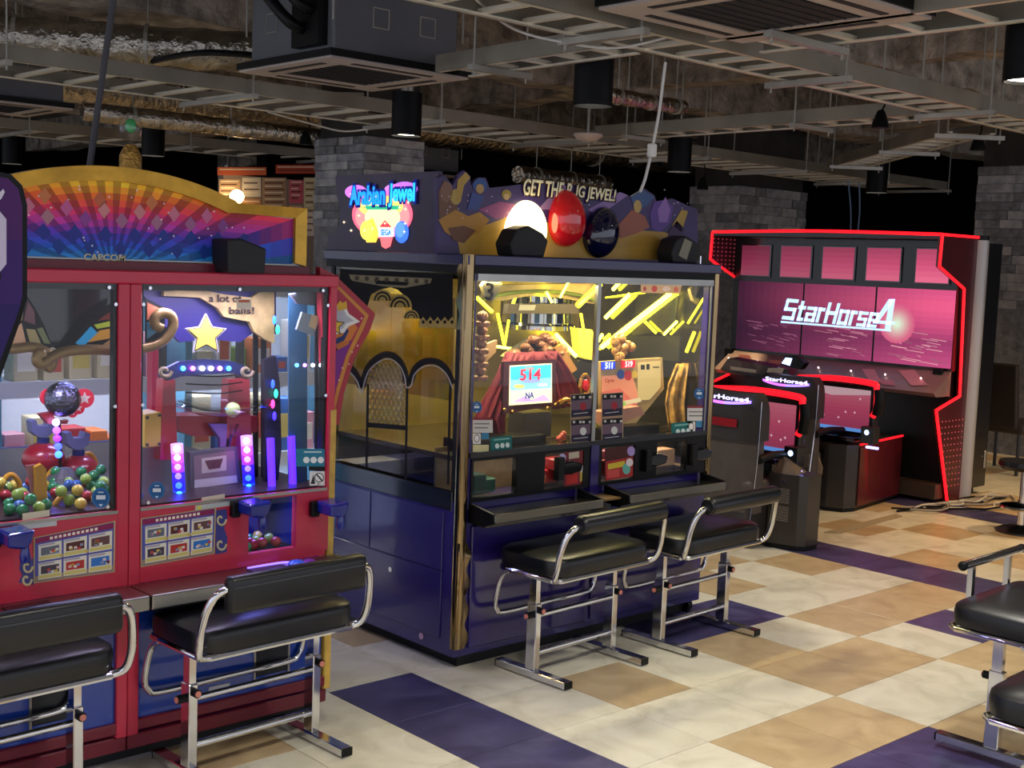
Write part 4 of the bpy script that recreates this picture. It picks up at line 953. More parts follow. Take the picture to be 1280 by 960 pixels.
art('info_card', PRINTG, jm, [([(705, 563), (739, 558), (739, 603), (705, 609)], '7a2a30', 0), ([(725, 583), (736, 581), (736, 600), (725, 602)], 'c8b050', 1), ([(708, 590), (722, 588), (722, 603), (708, 606)], 'c0302e', 1), (circ(729, 586, 5), 'd8d4d0', 2), (circ(732, 592, 4, 6), '3a88b8', 3), ([(711, 566), (724, 564), (724, 572), (711, 574)], 'c6b8a0', 1), (circ(703, 572, 4.5, 5), 'c8b8e0', 2)], FP)
art('info_card', PRINTG, jm, [([(756, 561), (792, 555), (792, 595), (756, 601)], '4a2220', 0), ([(757, 577), (791, 571), (791, 595), (757, 601)], 'a83030', 1), ([(760, 580), (781, 576), (781, 583), (760, 587)], 'd0b83c', 2), ([(759, 588), (774, 586), (774, 596), (759, 598)], 'c8504a', 2), (circ(783, 586, 5, 7), '6ab0a0', 3), (circ(787, 578, 4.5, 5), 'e0d4d4', 4), (circ(789, 564, 5, 6), 'a890c8', 3)], FP)
# trays in front
TRAY = mat('tray_metal', '3a3a38', .25, .9, noise=(5, .2))
for a, b in ((px0+.05, -1.19), (-1.02, px1-.05)):
    o = MB().box(a, b, py0-.15, py0, .660, .668).obj('medal_tray', TRAY, jm)
    MB().box(a, b, py0-.158, py0-.146, .640, .676).obj('tray_lip', mat('tray_lip_steel', '77766f', .3, .9), o, bevel=.003, bseg=1)
    for q in (a, b): MB().prism([(q-.006, py0, .70), (q-.006, py0-.15, .678), (q-.006, py0-.158, .64), (q-.006, py0-.1, .62), (q-.006, py0, .62)], (.012, 0, 0)).obj('tray_cheek', BLKPLASTIC, o)
    MB().box(a+.01, b-.01, py0-.09, py0, .61, .655).obj('tray_underside', BLKGLOSS, o)
cb = MB().box(-1.18, -1.03, py0-.11, py0, .655, .663).obj('centre_shelf', mat('shelf_brown', '6a5230', .5), jm)
MB().box(-1.17, -1.04, py0-.06, py0, .58, .655).obj('centre_box', BLKGLOSS, jm)
text('maker_lettering', 'SEGA', (-1.105, py0-.0615, .615), X, Z, .07, .018, mat('letter_bronze', '8a6a3a', .35, .6), jm, bold=.02)
for k, (jx, jy) in enumerate(((880, 568), (715, 585), (823, 575))):
    c = on(jx, jy, 1, py0-.03); o = MB().prism([(c.x-.05, py0-.03, c.z-.025), (c.x-.05, py0-.03, c.z+.025), (c.x+.01, py0-.03, c.z+.03), (c.x+.07, py0-.03, c.z+.012), (c.x+.06, py0-.03, c.z-.02), (c.x, py0-.03, c.z-.03)], (0, .03, 0)).obj('medal_launcher', BLKGLOSS, jm, bevel=.006)
    MB().box(c.x-.08, c.x-.045, py0-.03, py0, c.z-.05, c.z+.05).obj('launcher_mount', BLKPLASTIC, o)
# side window
sw = [(py0+.06, 1.64, .755)]
MB().box(px0+.004, px0+.008, py0+.06, 1.20, .755, 1.63).obj('side_pane', GLASS, jm); MB().box(px0+.004, px0+.008, 1.205, 1.64, .755, 1.63).obj('side_pane', GLASS, jm)
for yy in (py0+.05, 1.645): MB().box(px0, px0+.03, yy-.012, yy+.012, .745, 1.63).obj('side_post', BLKPLASTIC, jm)
BLK = '0b0a0c'
SW = lambda u, v, l: on(u, v, 0, px0+.003-.0004*l)
def thick(pts, w):
    """ribbon polygon quads along a pixel polyline"""
    out = []
    for (a, b), (c, d) in zip(pts, pts[1:]):
        L = math.hypot(c-a, d-b) or 1; nx, ny = -(d-b)/L*w/2, (c-a)/L*w/2
        out.append([(a+nx, b+ny), (c+nx, d+ny), (c-nx, d-ny), (a-nx, b-ny)])
    return out


def sm(pts, k=5): return [(p.x, p.y) for p in catmull([Vector((a, b, 0)) for a, b in pts], k=k)]


P_ = []
P_ += [([(425, 336), (566, 343), (566, 408), (525, 399), (516, 388), (508, 372), (497, 362), (488, 359), (476, 362), (464, 368), (456, 392), (440, 392), (425, 388)], BLK, 0)]
gcol = 'b39a54'
for k in range(5):
    x = 529+k*9; P_ += [([(x-5, 402), (x, 396), (x+5, 403), (x+5, 410), (x-5, 409)], gcol, 2), (circ(x, 402.5, 2, 2.4, 8), BLK, 3)]
for (cx, cy, r) in ((478, 376, 13), (500, 384, 15), (514, 398, 10)):
    for q, cl in ((1, gcol), (.82, BLK), (.66, gcol), (.5, BLK), (.36, gcol)): P_.append((circ(cx, cy, r*q, r*q*1.1, 14, PI, 2*PI), cl, 4+int((1-q)*10)))
A1 = sm([(424, 452), (436, 458), (446, 470), (452, 485), (456, 470), (463, 455), (478, 444), (490, 444), (500, 452), (506, 466), (508, 478), (514, 476), (518, 462), (530, 452), (546, 452), (558, 462), (566, 480)])
for q in thick(A1, 8): P_.append((q, BLK, 3))
for q in thick([(a, b+6) for a, b in A1], 1.6): P_.append((q, 'a09a8c', 4))
for (x0, y0, x1, y1) in ((460, 480, 458, 585), (509, 480, 507, 600), (563, 470, 560, 606)): P_.append(([(x0-1.5, y0), (x0+1.5, y0), (x1+1.5, y1), (x1-1.5, y1)], BLK, 3))
P_ += [([(460, 528), (508, 532), (508, 538), (460, 534)], BLK, 3)]
P_ += [([(436, 343), (540, 348), (538, 354), (505, 360), (480, 358), (440, 351)], '8d8468', 5), ([(468, 350), (512, 353), (508, 357), (470, 355)], BLK, 6)]
for k in range(16):
    P_.append((circ(440+k*6.2, 346.5+k*.3+(k % 2), 2.6, 3, 8), '4c4738' if k % 2 else '9c9270', 7))
art('side_window_print', PRINT, jm, P_, SW)
# pierced lattice panel behind the middle arch (real openings)
lat = []
b_ = MB(); U0, V0 = (459, 451), 0
for r_ in range(12):
    for q in range(8):
        x = 463+q*6.0+(3.0 if r_ % 2 else 0); y = 455+r_*6.6+q*.35
        if x > 505 or y > 530 or (y < 470 and abs(x-484) > 12+(y-450)*.6): continue
        o4 = [on(x+3.2*math.cos(PI/3*k+PI/6), y+3.9*math.sin(PI/3*k+PI/6), 0, px0+.02) for k in range(6)]; i4 = [on(x+2.1*math.cos(PI/3*k+PI/6), y+2.6*math.sin(PI/3*k+PI/6), 0, px0+.02) for k in range(6)]
        b_.frame(o4, i4, (.004, 0, 0))
b_.obj('lattice_panel', mat('lattice_gold', '8f8460', .35, .5), jm)
# cabin back, inner yellow panel seen through the side window
YEL = mat('yellow_panel', '9a8850', .22, .65, noise=(5, .25))
MB().box(px0+.05, px0+.055, .84, 1.62, 1.10, 1.52).obj('side_inner_panel', glass('amber_pane', (.70, .62, .40), .8), jm)
MB().box(px0+.02, px1-.02, 1.60, 1.63, .75, 1.60).obj('cabin_back', YEL, jm)
MB().box(px1-.02, px1-.012, py0+.05, 1.62, .75, 1.60).obj('cabin_end', mat('cabin_end', '6a665a', .1, .92), jm)
MB().box(px0+.02, px1-.02, py0+.03, 1.62, .862, .882).obj('playfield', mat('playfield_dark', '3a3024', .35, .4, noise=(8, .3)), jm)

# --- cabin contents
NEON = em('neon_yellow', 'fff23a', 14); NEON2 = em('neon_yellow_dim', 'e8d820', 5)
st = thing('jewel_stage', 'gold lit stage with neon bars and silver drum inside the purple machine', 'game stage', (-1.1, 1.3, .882))
def j(x, y, d): return on(x, y, 1, d)


def bar(p, q, d, r, m=NEON, d2=None): MB().tube([j(*p, d), j(*q, d2 or d)], r, 10, smooth=False).obj('neon_bar', m, st, smooth=True)


def ebar(p, q, r, m=NEON, x=-.345): MB().tube([on(*p, 0, x), on(*q, 0, x)], r, 10, smooth=False).obj('neon_bar', m, st, smooth=True)


ebar((752, 434), (838, 367), .012); ebar((757, 397), (787, 368), .010); ebar((766, 362), (776, 352), .009); ebar((741, 437), (753, 418), .008)
ebar((757, 372), (800, 366), .004, NEON2); ebar((830, 418), (846, 402), .006); ebar((806, 402), (820, 416), .007, NEON2); ebar((860, 404), (880, 372), .005, NEON2); ebar((858, 440), (868, 415), .008, NEON2); ebar((755, 424), (762, 418), .007, NEON2)
bar((638, 388), (648, 362), 1.2, .007, NEON2); bar((695, 418), (720, 445), 1.0, .009); bar((614, 432), (640, 436), 1.1, .006); bar((640, 436), (660, 425), 1.1, .006); bar((683, 365), (690, 378), 1.05, .006)
bar((722, 382), (750, 355), .95, .014, NEON2); bar((748, 375), (746, 440), .95, .004); bar((596, 372), (615, 390), .9, .008, NEON2); bar((700, 372), (712, 350), 1.0, .005)
bar((622, 392), (630, 430), 1.25, .007, NEON2); bar((636, 400), (630, 436), 1.25, .006, NEON2); bar((726, 392), (735, 445), .95, .006, NEON2)
cdr = j(672, 410, 1.3); dr = MB().lathe((cdr.x, 1.32, 1.36), [(.2, 0), (.2, .02), (.17, .03), (.17, .16), (.2, .17), (.2, .19), (0, .19)], seg=32).obj('silver_drum', mat('drum_mirror', 'c8c4b8', .08, 1), st, smooth=True)
for k in range(9):
    a = -PI*.95+k*PI*.9/8; b_ = MB().box(-.012, .012, -.004, .004, 0, .125); b_.v = [Vector((cdr.x+.176*math.cos(a)+v.x*-math.sin(a), 1.32+.176*math.sin(a)+v.x*math.cos(a), 1.392+v.z)) for v in b_.v]
    b_.obj('drum_stripe', mat('stripe_dark', '20242c', .3) if k % 2 else mat('stripe_blue', '3a5a9a', .3), dr)
for zz in (1.44, 1.455): MB().tube([(cdr.x+.182*math.cos(-PI+PI*k/14), 1.32+.182*math.sin(-PI+PI*k/14), zz) for k in range(15)], .002, 6, smooth=False).obj('drum_wire', BLKPLASTIC, dr)
MB().prism([j(x, y, 1.08) for x, y in ((603, 372), (625, 356), (745, 354), (752, 372), (742, 380), (700, 372), (660, 370), (628, 376))], (0, .04, 0)).obj('gold_canopy', mat('canopy_gold', 'a08a44', .3, .5, noise=(12, .3)), st)
MB().tube([j(x, y, 1.06) for x, y in ((604, 374), (640, 366), (680, 364), (720, 368), (746, 376))], .008, 8).obj('canopy_trim', mat('canopy_green', '6a7a2a', .4), st, smooth=True)
MB().prism([j(x, y, 1.10) for x, y in ((636, 380), (720, 380), (724, 392), (634, 392))], (0, .03, 0)).obj('beam_panel', mat('beam_brown', '4a3c24', .4), st)
MB().prism([j(x, y, 1.095) for x, y in ((650, 381), (670, 381), (668, 388), (648, 388))], (0, .004, 0)).obj('beam_plate', mat('beam_grey', 'a09a8a', .4), st)
# number gems 3 and 4
GEM = mat('gem_olive', '8f8250', .25, noise=(10, .3), coat=.5)
for (cx, cy, n_) in ((613, 363, '3'), (873, 368, '4')):
    g = MB().prism([j(cx+a, cy+b, .78) for a, b in ((-10, -6), (-4, -14), (8, -15), (15, -8), (8, 6), (2, 14), (-6, 8))], (0, .02, 0)).obj('number_gem', GEM, st)
    text('gem_number', n_, j(cx-1 if n_ == '3' else cx+1, cy+1, .777), X, Z, .045, .075, BLKPLASTIC, g, bold=.015)
# copper stacks at both ends of the glass
COP = mat('copper_relief', '9a6a52', .3, .6, noise=(25, .5), bump=(40, .8, .02))
for cx, sg in ((603, 1), (876, 1)):
    for k in range(5):
        y = (398+k*17) if cx < 700 else (396+k*15); c = j(cx-k*.6, y, .80)
        o = MB().box(c.x-.028, c.x+.028, .78, .83, c.z-.034, c.z-.012).obj('copper_step', COP, st, bevel=.004, bseg=1); MB().ball((c.x, .80, c.z+.008), .024, 12, 8).obj('copper_bust', COP, o, smooth=True)
# curtain around the monitor
def curtain(pts_l, pts_r, d, name='curtain'):
    b_ = MB(); n = 26; vs = []; fs = []; rows = len(pts_l)
    for r_ in range(rows):
        a = j(*pts_l[r_], d); b = j(*pts_r[r_], d)
        for k in range(n+1):
            t = k/n; p = a.lerp(b, t); vs.append(p+Y*(.012*math.sin(t*26+r_*.25)+.006*math.sin(t*47)))
    for r_ in range(rows-1):
        for k in range(n): i = r_*(n+1)+k; fs.append((i, i+1, i+n+2, i+n+1))
    b_.add(vs, fs); return b_


VELV = mat('red_velvet', '7a1a2c', .7, noise=(8, .25))
for L_, R2 in (([(634, 440), (622, 470), (605, 500), (592, 530), (612, 556)], [(662, 445), (640, 470), (636, 500), (632, 520), (630, 545)]), ([(672, 445), (690, 468), (692, 490), (694, 500), (694, 512)], [(698, 440), (712, 462), (722, 480), (728, 495), (722, 506)])):
    c_ = curtain(L_, R2, .92); o = c_.obj('curtain', VELV, st, smooth=True); mo = o.modifiers.new('thickness', 'SOLIDIFY'); mo.thickness = .006
c_ = curtain([(632, 442), (634, 452), (632, 458)], [(700, 438), (698, 450), (698, 455)], .915); o = c_.obj('curtain', VELV, st, smooth=True); mo = o.modifiers.new('thickness', 'SOLIDIFY'); mo.thickness = .006
fr = MB().prism([j(x, y, .893) for x, y in ((630, 452), (695, 449), (695, 508), (662, 512), (628, 518))], (0, .02, 0)).obj('monitor_frame', mat('frame_maroon', '46141f', .35), st)
scr = [(637, 457), (690, 454), (690, 503), (636, 507)]
PS = lambda u, v, l: on(u, v, 1, .891-.0006*l)
SCREEN = printmat('screen_print', .3, 1.1)
art('monitor_screen', SCREEN, fr, [(scr, 'e6d6a8', 0), ([(638, 458.5), (689, 455.5), (689, 502), (638, 505.5)], '3aa8c4', 1), ([(638, 475), (689, 472), (689, 502), (638, 505.5)], '7ec4cc', 2), ([(638, 488), (689, 485), (689, 502), (638, 505.5)], 'd8d2b4', 3), ([(640, 503), (655, 495), (665, 500), (680, 493), (688, 501)], 'b89ac8', 4),
    (circ(649, 483, 7, 2.6), 'd8b070', 4), (circ(678, 481, 7, 2.6), 'a8c4d8', 4), (circ(664, 476, 12, 3), '8a9ac0', 4)], PS)
text('screen_number', '514', j(663, 468, .8855), X, Z, .125, .05, em('screen_red', 'd81c3c', 1.3), fr, bold=.02); text('screen_letters', 'NA', j(662, 494, .8855), X, Z, .05, .028, em('screen_blue', '1c2c8a', .8), fr, bold=.02); text('screen_letters', 'ODDS', j(662, 460.5, .8855), X, Z, .05, .012, em('screen_orange', 'c86a4a', .9), fr)
for cx, cy in ((630, 512), (694, 506), (640, 515), (684, 510)): MB().ball(j(cx, cy, .888), .009).obj('frame_stud', GOLD, fr, smooth=True)
MB().box(j(645, 520, 1).x, j(680, 520, 1).x, .95, 1.05, .883, j(660, 514, 1).z).obj('monitor_stand', mat('stand_grey', '6a665c', .35, .6), st)
# treasure heap, ring, gold hand, counters
b_ = MB(); rnd = random.Random(3)
for k in range(34):
    t = rnd.random(); b_.ball(j(640+70*t, 447-26*math.sin(PI*t)*rnd.uniform(.3, 1)-2, 1.0+rnd.uniform(-.03, .03)), rnd.uniform(.012, .028), 8, 6, (1.2, 1, .8))
o = b_.obj('treasure_heap', COP, st, smooth=True); o['kind'] = 'stuff'
MB().prism([j(x, y, 1.03) for x, y in ((632, 446), (640, 440), (664, 424), (690, 420), (708, 428), (714, 446))], (0, .04, 0)).obj('treasure_base', mat('treasure_dark', '2a1c18', .4), st)
c = j(731, 481, .86); MB().tube([(c.x+.03*math.cos(a), .86, c.z+.045*math.sin(a)) for a in [2*PI*k/12 for k in range(12)]], .009, 8, closed=True).obj('gold_ring', mat('ring_gold', 'd89a4a', .2, .9), st, smooth=True); MB().ball((c.x, .855, c.z), .018, sc=(1, .6, 1.5)).obj('ring_ruby', mat('ruby', 'c0202c', .15, emit='a01020', es=.4), st, smooth=True)
MB().tube([j(x, y, .84) for x, y in ((698, 505), (706, 500), (716, 502), (724, 500))], .014, 10).obj('gold_lamp', mat('ring_gold', 'd89a4a', .2, .9), st, smooth=True)
for (a, b, c_, d, e) in (((694, 436), (702, 430), (722, 462), (712, 468), 'a8763c'), ((598, 462), (604, 432), (622, 425), (620, 440), '8a6a4a'), ((718, 470), (725, 450), (742, 455), (740, 478), '17181c')):
    MB().prism([j(*q, .97) for q in (a, b, c_, d)], (0, .02, 0)).obj('side_plaque', mat('plaque_'+e, e, .4), st)
MB().prism([j(x, y, 1.0) for x, y in ((722, 410), (740, 412), (748, 430), (740, 450), (726, 446))], (0, .05, 0)).obj('yellow_lantern', mat('lantern_yellow', 'c8bc3c', .4, emit='c8bc3c', es=.8), st)
# right half: score board, flame drape
sb = thing('score_board', 'pink and cream score board with red and blue digits inside the purple machine', 'score board', j(790, 560, 0.88))
MB().prism([j(x, y, 0.88) for x, y in ((751, 452), (828, 447), (830, 486), (814, 506), (794, 530), (751, 534))], (0, .02, 0)).obj('board', mat('board_cream', 'b89a6a', .4), sb)
art('board_print', printmat('board_lit', .35, .35), sb, [([(752, 470), (790, 468), (800, 500), (785, 522), (752, 528)], 'd88a6a', 0), ([(752, 490), (775, 485), (795, 505), (780, 520), (752, 526)], 'd06a5a', 1), ([(797, 453), (826, 451), (826, 484), (812, 500), (797, 500)], 'c8b078', 1), (circ(776, 468, 5, 6), '28407a', 2), (circ(785, 469, 5, 6.5), 'b02a2a', 2), (circ(793, 468, 4, 5), 'c8a03c', 2), (rect(801, 456, 806, 462), '2a241c', 2), (rect(808, 455, 812, 462), '2a241c', 2), (rect(816, 458, 824, 460), '6a5a3a', 2), ([(752, 508), (782, 502), (782, 508), (752, 514)], '8ac83c', 2), ([(760, 505), (800, 497), (802, 502), (762, 511)], 'd8c8a0', 2)], lambda u, v, l: on(u, v, 1, 0.878-.0006*l))
for (cx, cy, tx, c_) in ((761, 457, '511', '1c3cff'), (786, 455, '519', 'ff2030')):
    q = MB().prism([j(x, y, 0.87) for x, y in ((cx-8, cy-4.5), (cx+8, cy-5), (cx+8, cy+4), (cx-8, cy+5))], (0, .008, 0)).obj('digit_window', mat('digit_'+c_, c_, .3, emit=c_, es=.35), sb); text('digits', tx, j(cx, cy, 0.867), X, Z, .05, .028, em('digit_lit_'+c_, 'a8b8ff' if c_ == '1c3cff' else 'ff9aa0', 2.5), q, bold=.02)
text('board_lettering', 'Open', j(762, 476, 0.874), X, Z, .06, .022, mat('letter_red', 'a83a2c', .4), sb, bold=.01)
b_ = MB(); rnd = random.Random(8)
for k in range(26): b_.ball(j(768+22*rnd.random(), 420+28*rnd.random(), 0.86+.03*rnd.random()), rnd.uniform(.012, .024), 8, 6)
o = b_.obj('jewel_cluster', mat('cluster_gold', 'b8864a', .3, .4, noise=(30, .5)), sb, smooth=True); o['kind'] = 'stuff'
fl = thing('gold_drape', 'ragged gold and orange drape at the right end of the glass cabin', 'drape', j(858, 560, .80))
curtain([(848, 455), (838, 480), (834, 505), (838, 530), (842, 545)], [(876, 452), (881, 480), (881, 505), (879, 530), (876, 548)], .84).obj('drape', mat('drape_gold', 'b88a44', .5, noise=(22, .7)), fl, smooth=True).modifiers.new('thickness', 'SOLIDIFY').thickness = .006
curtain([(864, 480), (862, 505), (862, 530)], [(876, 482), (878, 508), (874, 530)], .825).obj('orange_glow_strip', mat('drape_orange', 'c8602c', .4, emit='d8501c', es=.7), fl, smooth=True).modifiers.new('thickness', 'SOLIDIFY').thickness = .005
for k, q in enumerate((((798, 360), (848, 370), (842, 412), (790, 420)), ((780, 420), (850, 420), (848, 452), (790, 448)))):
    MB().prism([on(*p, 0, -.325) for p in q], (.006, 0, 0)).obj('mirror_panel', mat('panel_mirror', '8a8a7c', .12, .9), st)
art('banner_print', printmat('board_lit', .35, .35), st, [([(801, 356), (852, 357), (850, 367), (801, 366)], 'c89a6a', 0), (circ(818, 361, 3.5, 4), 'b83a2c', 1), (circ(833, 361, 5, 3.5), 'd8b8a0', 1), (circ(845, 362, 3, 3.5), 'c85a3a', 1), (circ(806, 361, 2, 3), 'a83a2c', 1)], lambda u, v, l: on(u, v, 1, 0.76-.0006*l))
MB().prism([j(x, y, .80) for x, y in ((752, 515), (800, 508), (806, 518), (780, 528), (752, 530))], (0, .06, 0)).obj('pink_ledge', mat('ledge_pink', 'b8806a', .4), sb)
b_ = MB(); rnd = random.Random(5)
for k in range(160):
    x = rnd.uniform(px0+.12, px1-.12); y = rnd.uniform(.78, 0.88); b_.cyl((x, y, .883+.003*(k % 3)), (x, y, .886+.003*(k % 3)), .0125, 10)
o = b_.obj('loose_medals', mat('medal_metal', 'a89468', .25, 1), st); o['kind'] = 'stuff'
MB().box(-1.76, -1.30, .80, .95, .883, .935).obj('pusher_plate', mat('pusher_dark', '2e2a26', .3, .7), st, bevel=.006); MB().box(-.95, -.55, .80, .95, .883, .935).obj('pusher_plate', MATS['pusher_dark'], st, bevel=.006)
b_ = MB()
for k in range(12): b_.ball(j(698+8*rnd.random(), 541+10*rnd.random(), .80), .012, 8, 6)
o = b_.obj('red_gem_heap', mat('gems_red', 'c05a4a', .25), st, smooth=True); o['kind'] = 'stuff'
# stickers on the glass
GP = lambda u, v, l: on(u, v, 1, py0+.0055-.0004*l)
for (x0, y0, hd) in ((713, 492, 0), (713, 523, 1), (752, 491, 0), (752, 522, 1)):
    art('game_card', PRINTG, jm, [([(x0, y0+1), (x0+27, y0-1), (x0+27, y0+29), (x0, y0+31)], 'b09878', 0), ([(x0+1, y0+2), (x0+26, y0), (x0+26, y0+28), (x0+1, y0+30)], '27213a', 1), ([(x0+1, y0+2), (x0+26, y0), (x0+26, y0+6), (x0+1, y0+8)], '0c0c10', 2)]+[(rect(x0+3+4*k, y0+3, x0+6+4*k, y0+6), 'cfc8c0', 3) for k in (0, 2, 3, 5)]+[([(x0+1, y0+9), (x0+26, y0+7), (x0+26, y0+19), (x0+1, y0+21)], '6e5866', 2), (circ(x0+16, y0+16, 4, 5), 'a82c38' if hd == 0 else 'd8d8d4', 3), ([(x0+4, y0+25), (x0+22, y0+23), (x0+22, y0+24), (x0+4, y0+26)], 'b8b4b4', 3)], GP)
for bx, by in ((596, 509), (874, 492)): badge('round_sticker', bx, by, 6.5, jm, GP)
for k, (x, y) in enumerate(((590, 522), (858, 505))):
    o_ = 0 if k == 0 else 268; dy = 0 if k == 0 else -15
    art('warning_sticker', PRINTG, jm, [(rect(591+o_, 522+dy, 616+o_, 541+dy), 'd2cdc6', 0), (rect(591+o_, 522+dy, 616+o_, 525+dy), '8a3238', 1), (rect(593+o_, 529+dy, 612+o_, 530.5+dy), '77736e', 1), (rect(593+o_, 534+dy, 610+o_, 535.5+dy), '77736e', 1), (rect(591+o_, 542+dy, 601+o_, 555+dy), 'e4e0da', 0), (circ(596+o_, 548+dy, 3.6, 5), '3a3436', 1), (circ(596+o_, 548+dy, 2.8, 4), 'eae6e0', 2), (rect(602+o_, 541+dy, 611+o_, 549+dy), '3c82a8', 0), (rect(591+o_, 556+dy, 611+o_, 565+dy), 'd8cf9a', 0)], GP)
    tx = 613 if k == 0 else 839; ty = 544 if k == 0 else 526
    art('window_sticker', PRINTG, jm, [([(tx, ty+3), (tx+27, ty), (tx+27, ty+17), (tx, ty+21)], '1f6a66', 0), ([(tx+4, ty+5), (tx+24, ty+3), (tx+24, ty+5), (tx+4, ty+7)], '7ab0a8', 1)]+[(circ(tx+8.5+6.5*q, ty+13.5-.6*q, 2.6, 3.2), 'd8e6e0', 1) for q in range(3)], GP)

# --- lit title sign on the left side
ts = MB().prism([(px0-.002, y, z) for y, z in ((1.69, 1.70), (.905, 1.70), (.905, 2.03), (1.64, 2.03), (1.63, 1.95), (1.60, 1.88), (1.60, 1.82), (1.64, 1.78), (1.69, 1.77))], (.02, 0, 0)).obj('title_sign', mat('sign_purple', '2c1440', .4, noise=(14, .4)), jm)
TS = lambda u, v, l: on(u, v, 0, px0-.004-.0005*l)
TL = printmat('title_lit', .4, 1.1)
rnd = random.Random(6)
tp = [(circ(445, 240, 14, 9), 'c070d8', 0), (circ(506, 236, 16, 9), 'b468d8', 0), (circ(492, 238, 12, 8), 'c87ae0', 0), (circ(478, 268, 38, 30, 30), 'f0607a', 0), (circ(478, 270, 34, 26, 30), 'ff8a8a', 1), (circ(476, 258, 28, 14, 24), 'ffd06a', 2), (circ(478, 272, 22, 16, 24), 'ffe9a8', 3),
      ([(452, 280), (466, 272), (474, 292), (470, 303), (458, 303)], 'ffcc4a', 4), (circ(458, 288, 8, 12), 'ffd95a', 5), (circ(502, 290, 9, 14), '3a6ee8', 5), (circ(500, 287, 6, 10), '5a90ff', 6), ([(474, 284), (481, 275), (490, 284)], 'd83a4a', 6), ([(473, 285), (492, 285), (492, 296), (473, 296)], 'eaf4ff', 6), ([(475, 297), (491, 297), (488, 308), (482, 311), (477, 308)], 'f06a70', 6), ([(456, 257), (500, 257), (498, 262), (458, 262)], '1fa87a', 7)]
tp += [(star2(430+95*rnd.random(), 228+75*rnd.random(), 2.2, .8, 4, 0), 'ffe8c0', 8) for _ in range(16)]
art('title_print', TL, ts, tp, TS)
tY = -Y
for tx_, cx_, w_, h_ in (('Arabian', 459, .26, .095), ('Jewel', 502, .19, .11)): text('title_lettering_outline', tx_, on(cx_, 244, 0, px0-.010), tY, Z, w_*1.06, h_*1.15, em('title_outline', '1a2a8a', .5), ts, bold=.10)
text('title_lettering', 'Arabian', on(459, 244, 0, px0-.012), tY, Z+Y*.0, .26, .085, em('title_blue', '1c8cff', 1.3), ts, bold=.03); text('title_lettering', 'Jewel', on(502, 244, 0, px0-.012), tY, Z, .18, .10, em('title_cyan', '28b0ff', 1.3), ts, bold=.03)
text('title_lettering', 'SEGA', on(482.5, 290.5, 0, px0-.010), tY, Z, .075, .026, em('title_sega', '2a6ad8', 1.5), ts, bold=.03)
# --- front sign: dunes, night sky, real half-egg jewels
ysg = .88
so_ = [(546, 318), (546, 222), (556, 219), (566, 232), (572, 220), (580, 213), (588, 220), (588, 232), (598, 222), (607, 222), (612, 235), (640, 232), (655, 230), (690, 228), (735, 233), (770, 240), (790, 246), (806, 236), (818, 244), (822, 256), (840, 248), (858, 256), (872, 262), (872, 326), (700, 322)]
fs_ = MB().prism([on(x, y, 1, ysg) for x, y in so_], (0, .02, 0)).obj('jewel_sign', mat('sign_night', '33205a', .4, noise=(6, .3)), jm)
FS = lambda u, v, l: on(u, v, 1, ysg-.001-.0006*l)
fp = [([(575, 318), (572, 300), (590, 285), (605, 282), (622, 276), (640, 268), (665, 270), (700, 285), (740, 300), (780, 296), (800, 288), (830, 290), (862, 300), (868, 326), (700, 322)], 'b08a3c', 0), ([(600, 318), (605, 296), (640, 285), (690, 300), (760, 312), (830, 305), (866, 320), (866, 326), (700, 322)], 'b8913e', 1),
      ([(548, 240), (556, 224), (568, 238), (572, 262), (560, 275), (549, 272)], '6a4a3a', 1), (circ(558, 240, 8, 13), '7a5a4a', 2), (circ(570, 246, 7, 10), 'a8904a', 2), ([(548, 275), (570, 262), (585, 270), (600, 265), (612, 275), (598, 292), (572, 300), (556, 290)], 'a87a34', 2), ([(560, 285), (580, 282), (595, 288), (580, 304), (566, 300)], '6a4430', 3),
      ([(572, 225), (582, 215), (588, 222), (580, 232), (576, 252), (570, 252)], 'a88a44', 3), (circ(600, 232, 9, 9), '34508a', 3), (circ(600, 236, 5, 6), 'a88a5a', 4), ([(590, 240), (605, 246), (598, 262), (584, 262)], '3a4a86', 3), ([(598, 262), (625, 252), (648, 256), (650, 268), (620, 274)], '8a4a7a', 1), (circ(633, 243, 6, 6), '8a7a3a', 3), (circ(633, 246, 3.5, 4), 'b0926a', 4),
      ([(672, 262), (700, 232), (712, 232), (700, 262)], '9a78a8', 1), ([(735, 262), (775, 240), (785, 244), (748, 270)], '8a70a8', 1), ([(772, 282), (790, 262), (806, 270), (812, 284), (795, 292), (776, 298)], '9a5a48', 2), ([(788, 246), (804, 238), (818, 246), (808, 258), (794, 262)], '3c5484', 2), (circ(797, 258, 5, 8), 'b89a5a', 3), ([(812, 268), (818, 252), (830, 250), (842, 258), (838, 278), (826, 290), (815, 286)], '5c3e8c', 2), ([(822, 262), (832, 246), (838, 262), (834, 278), (824, 278)], '8a66ac', 3),
      ([(840, 282), (852, 262), (860, 264), (852, 290)], 'a88a3c', 3), ([(835, 290), (846, 276), (856, 286), (848, 304), (836, 302)], '38204c', 3)]
rnd = random.Random(12)
for _ in range(40):
    x, y = 550+310*rnd.random(), 235+38*rnd.random(); fp.append((star2(x, y, .9+.7*rnd.random(), .4, 4, 0), 'd8c8e8', 2))
art('sign_print', PRINTG, fs_, fp, FS)
LETW = mat('letter_cream', 'd8cfb0', .35, emit='d8cfa8', es=.12); LETK = mat('letter_shadow', '2a1a20', .5)
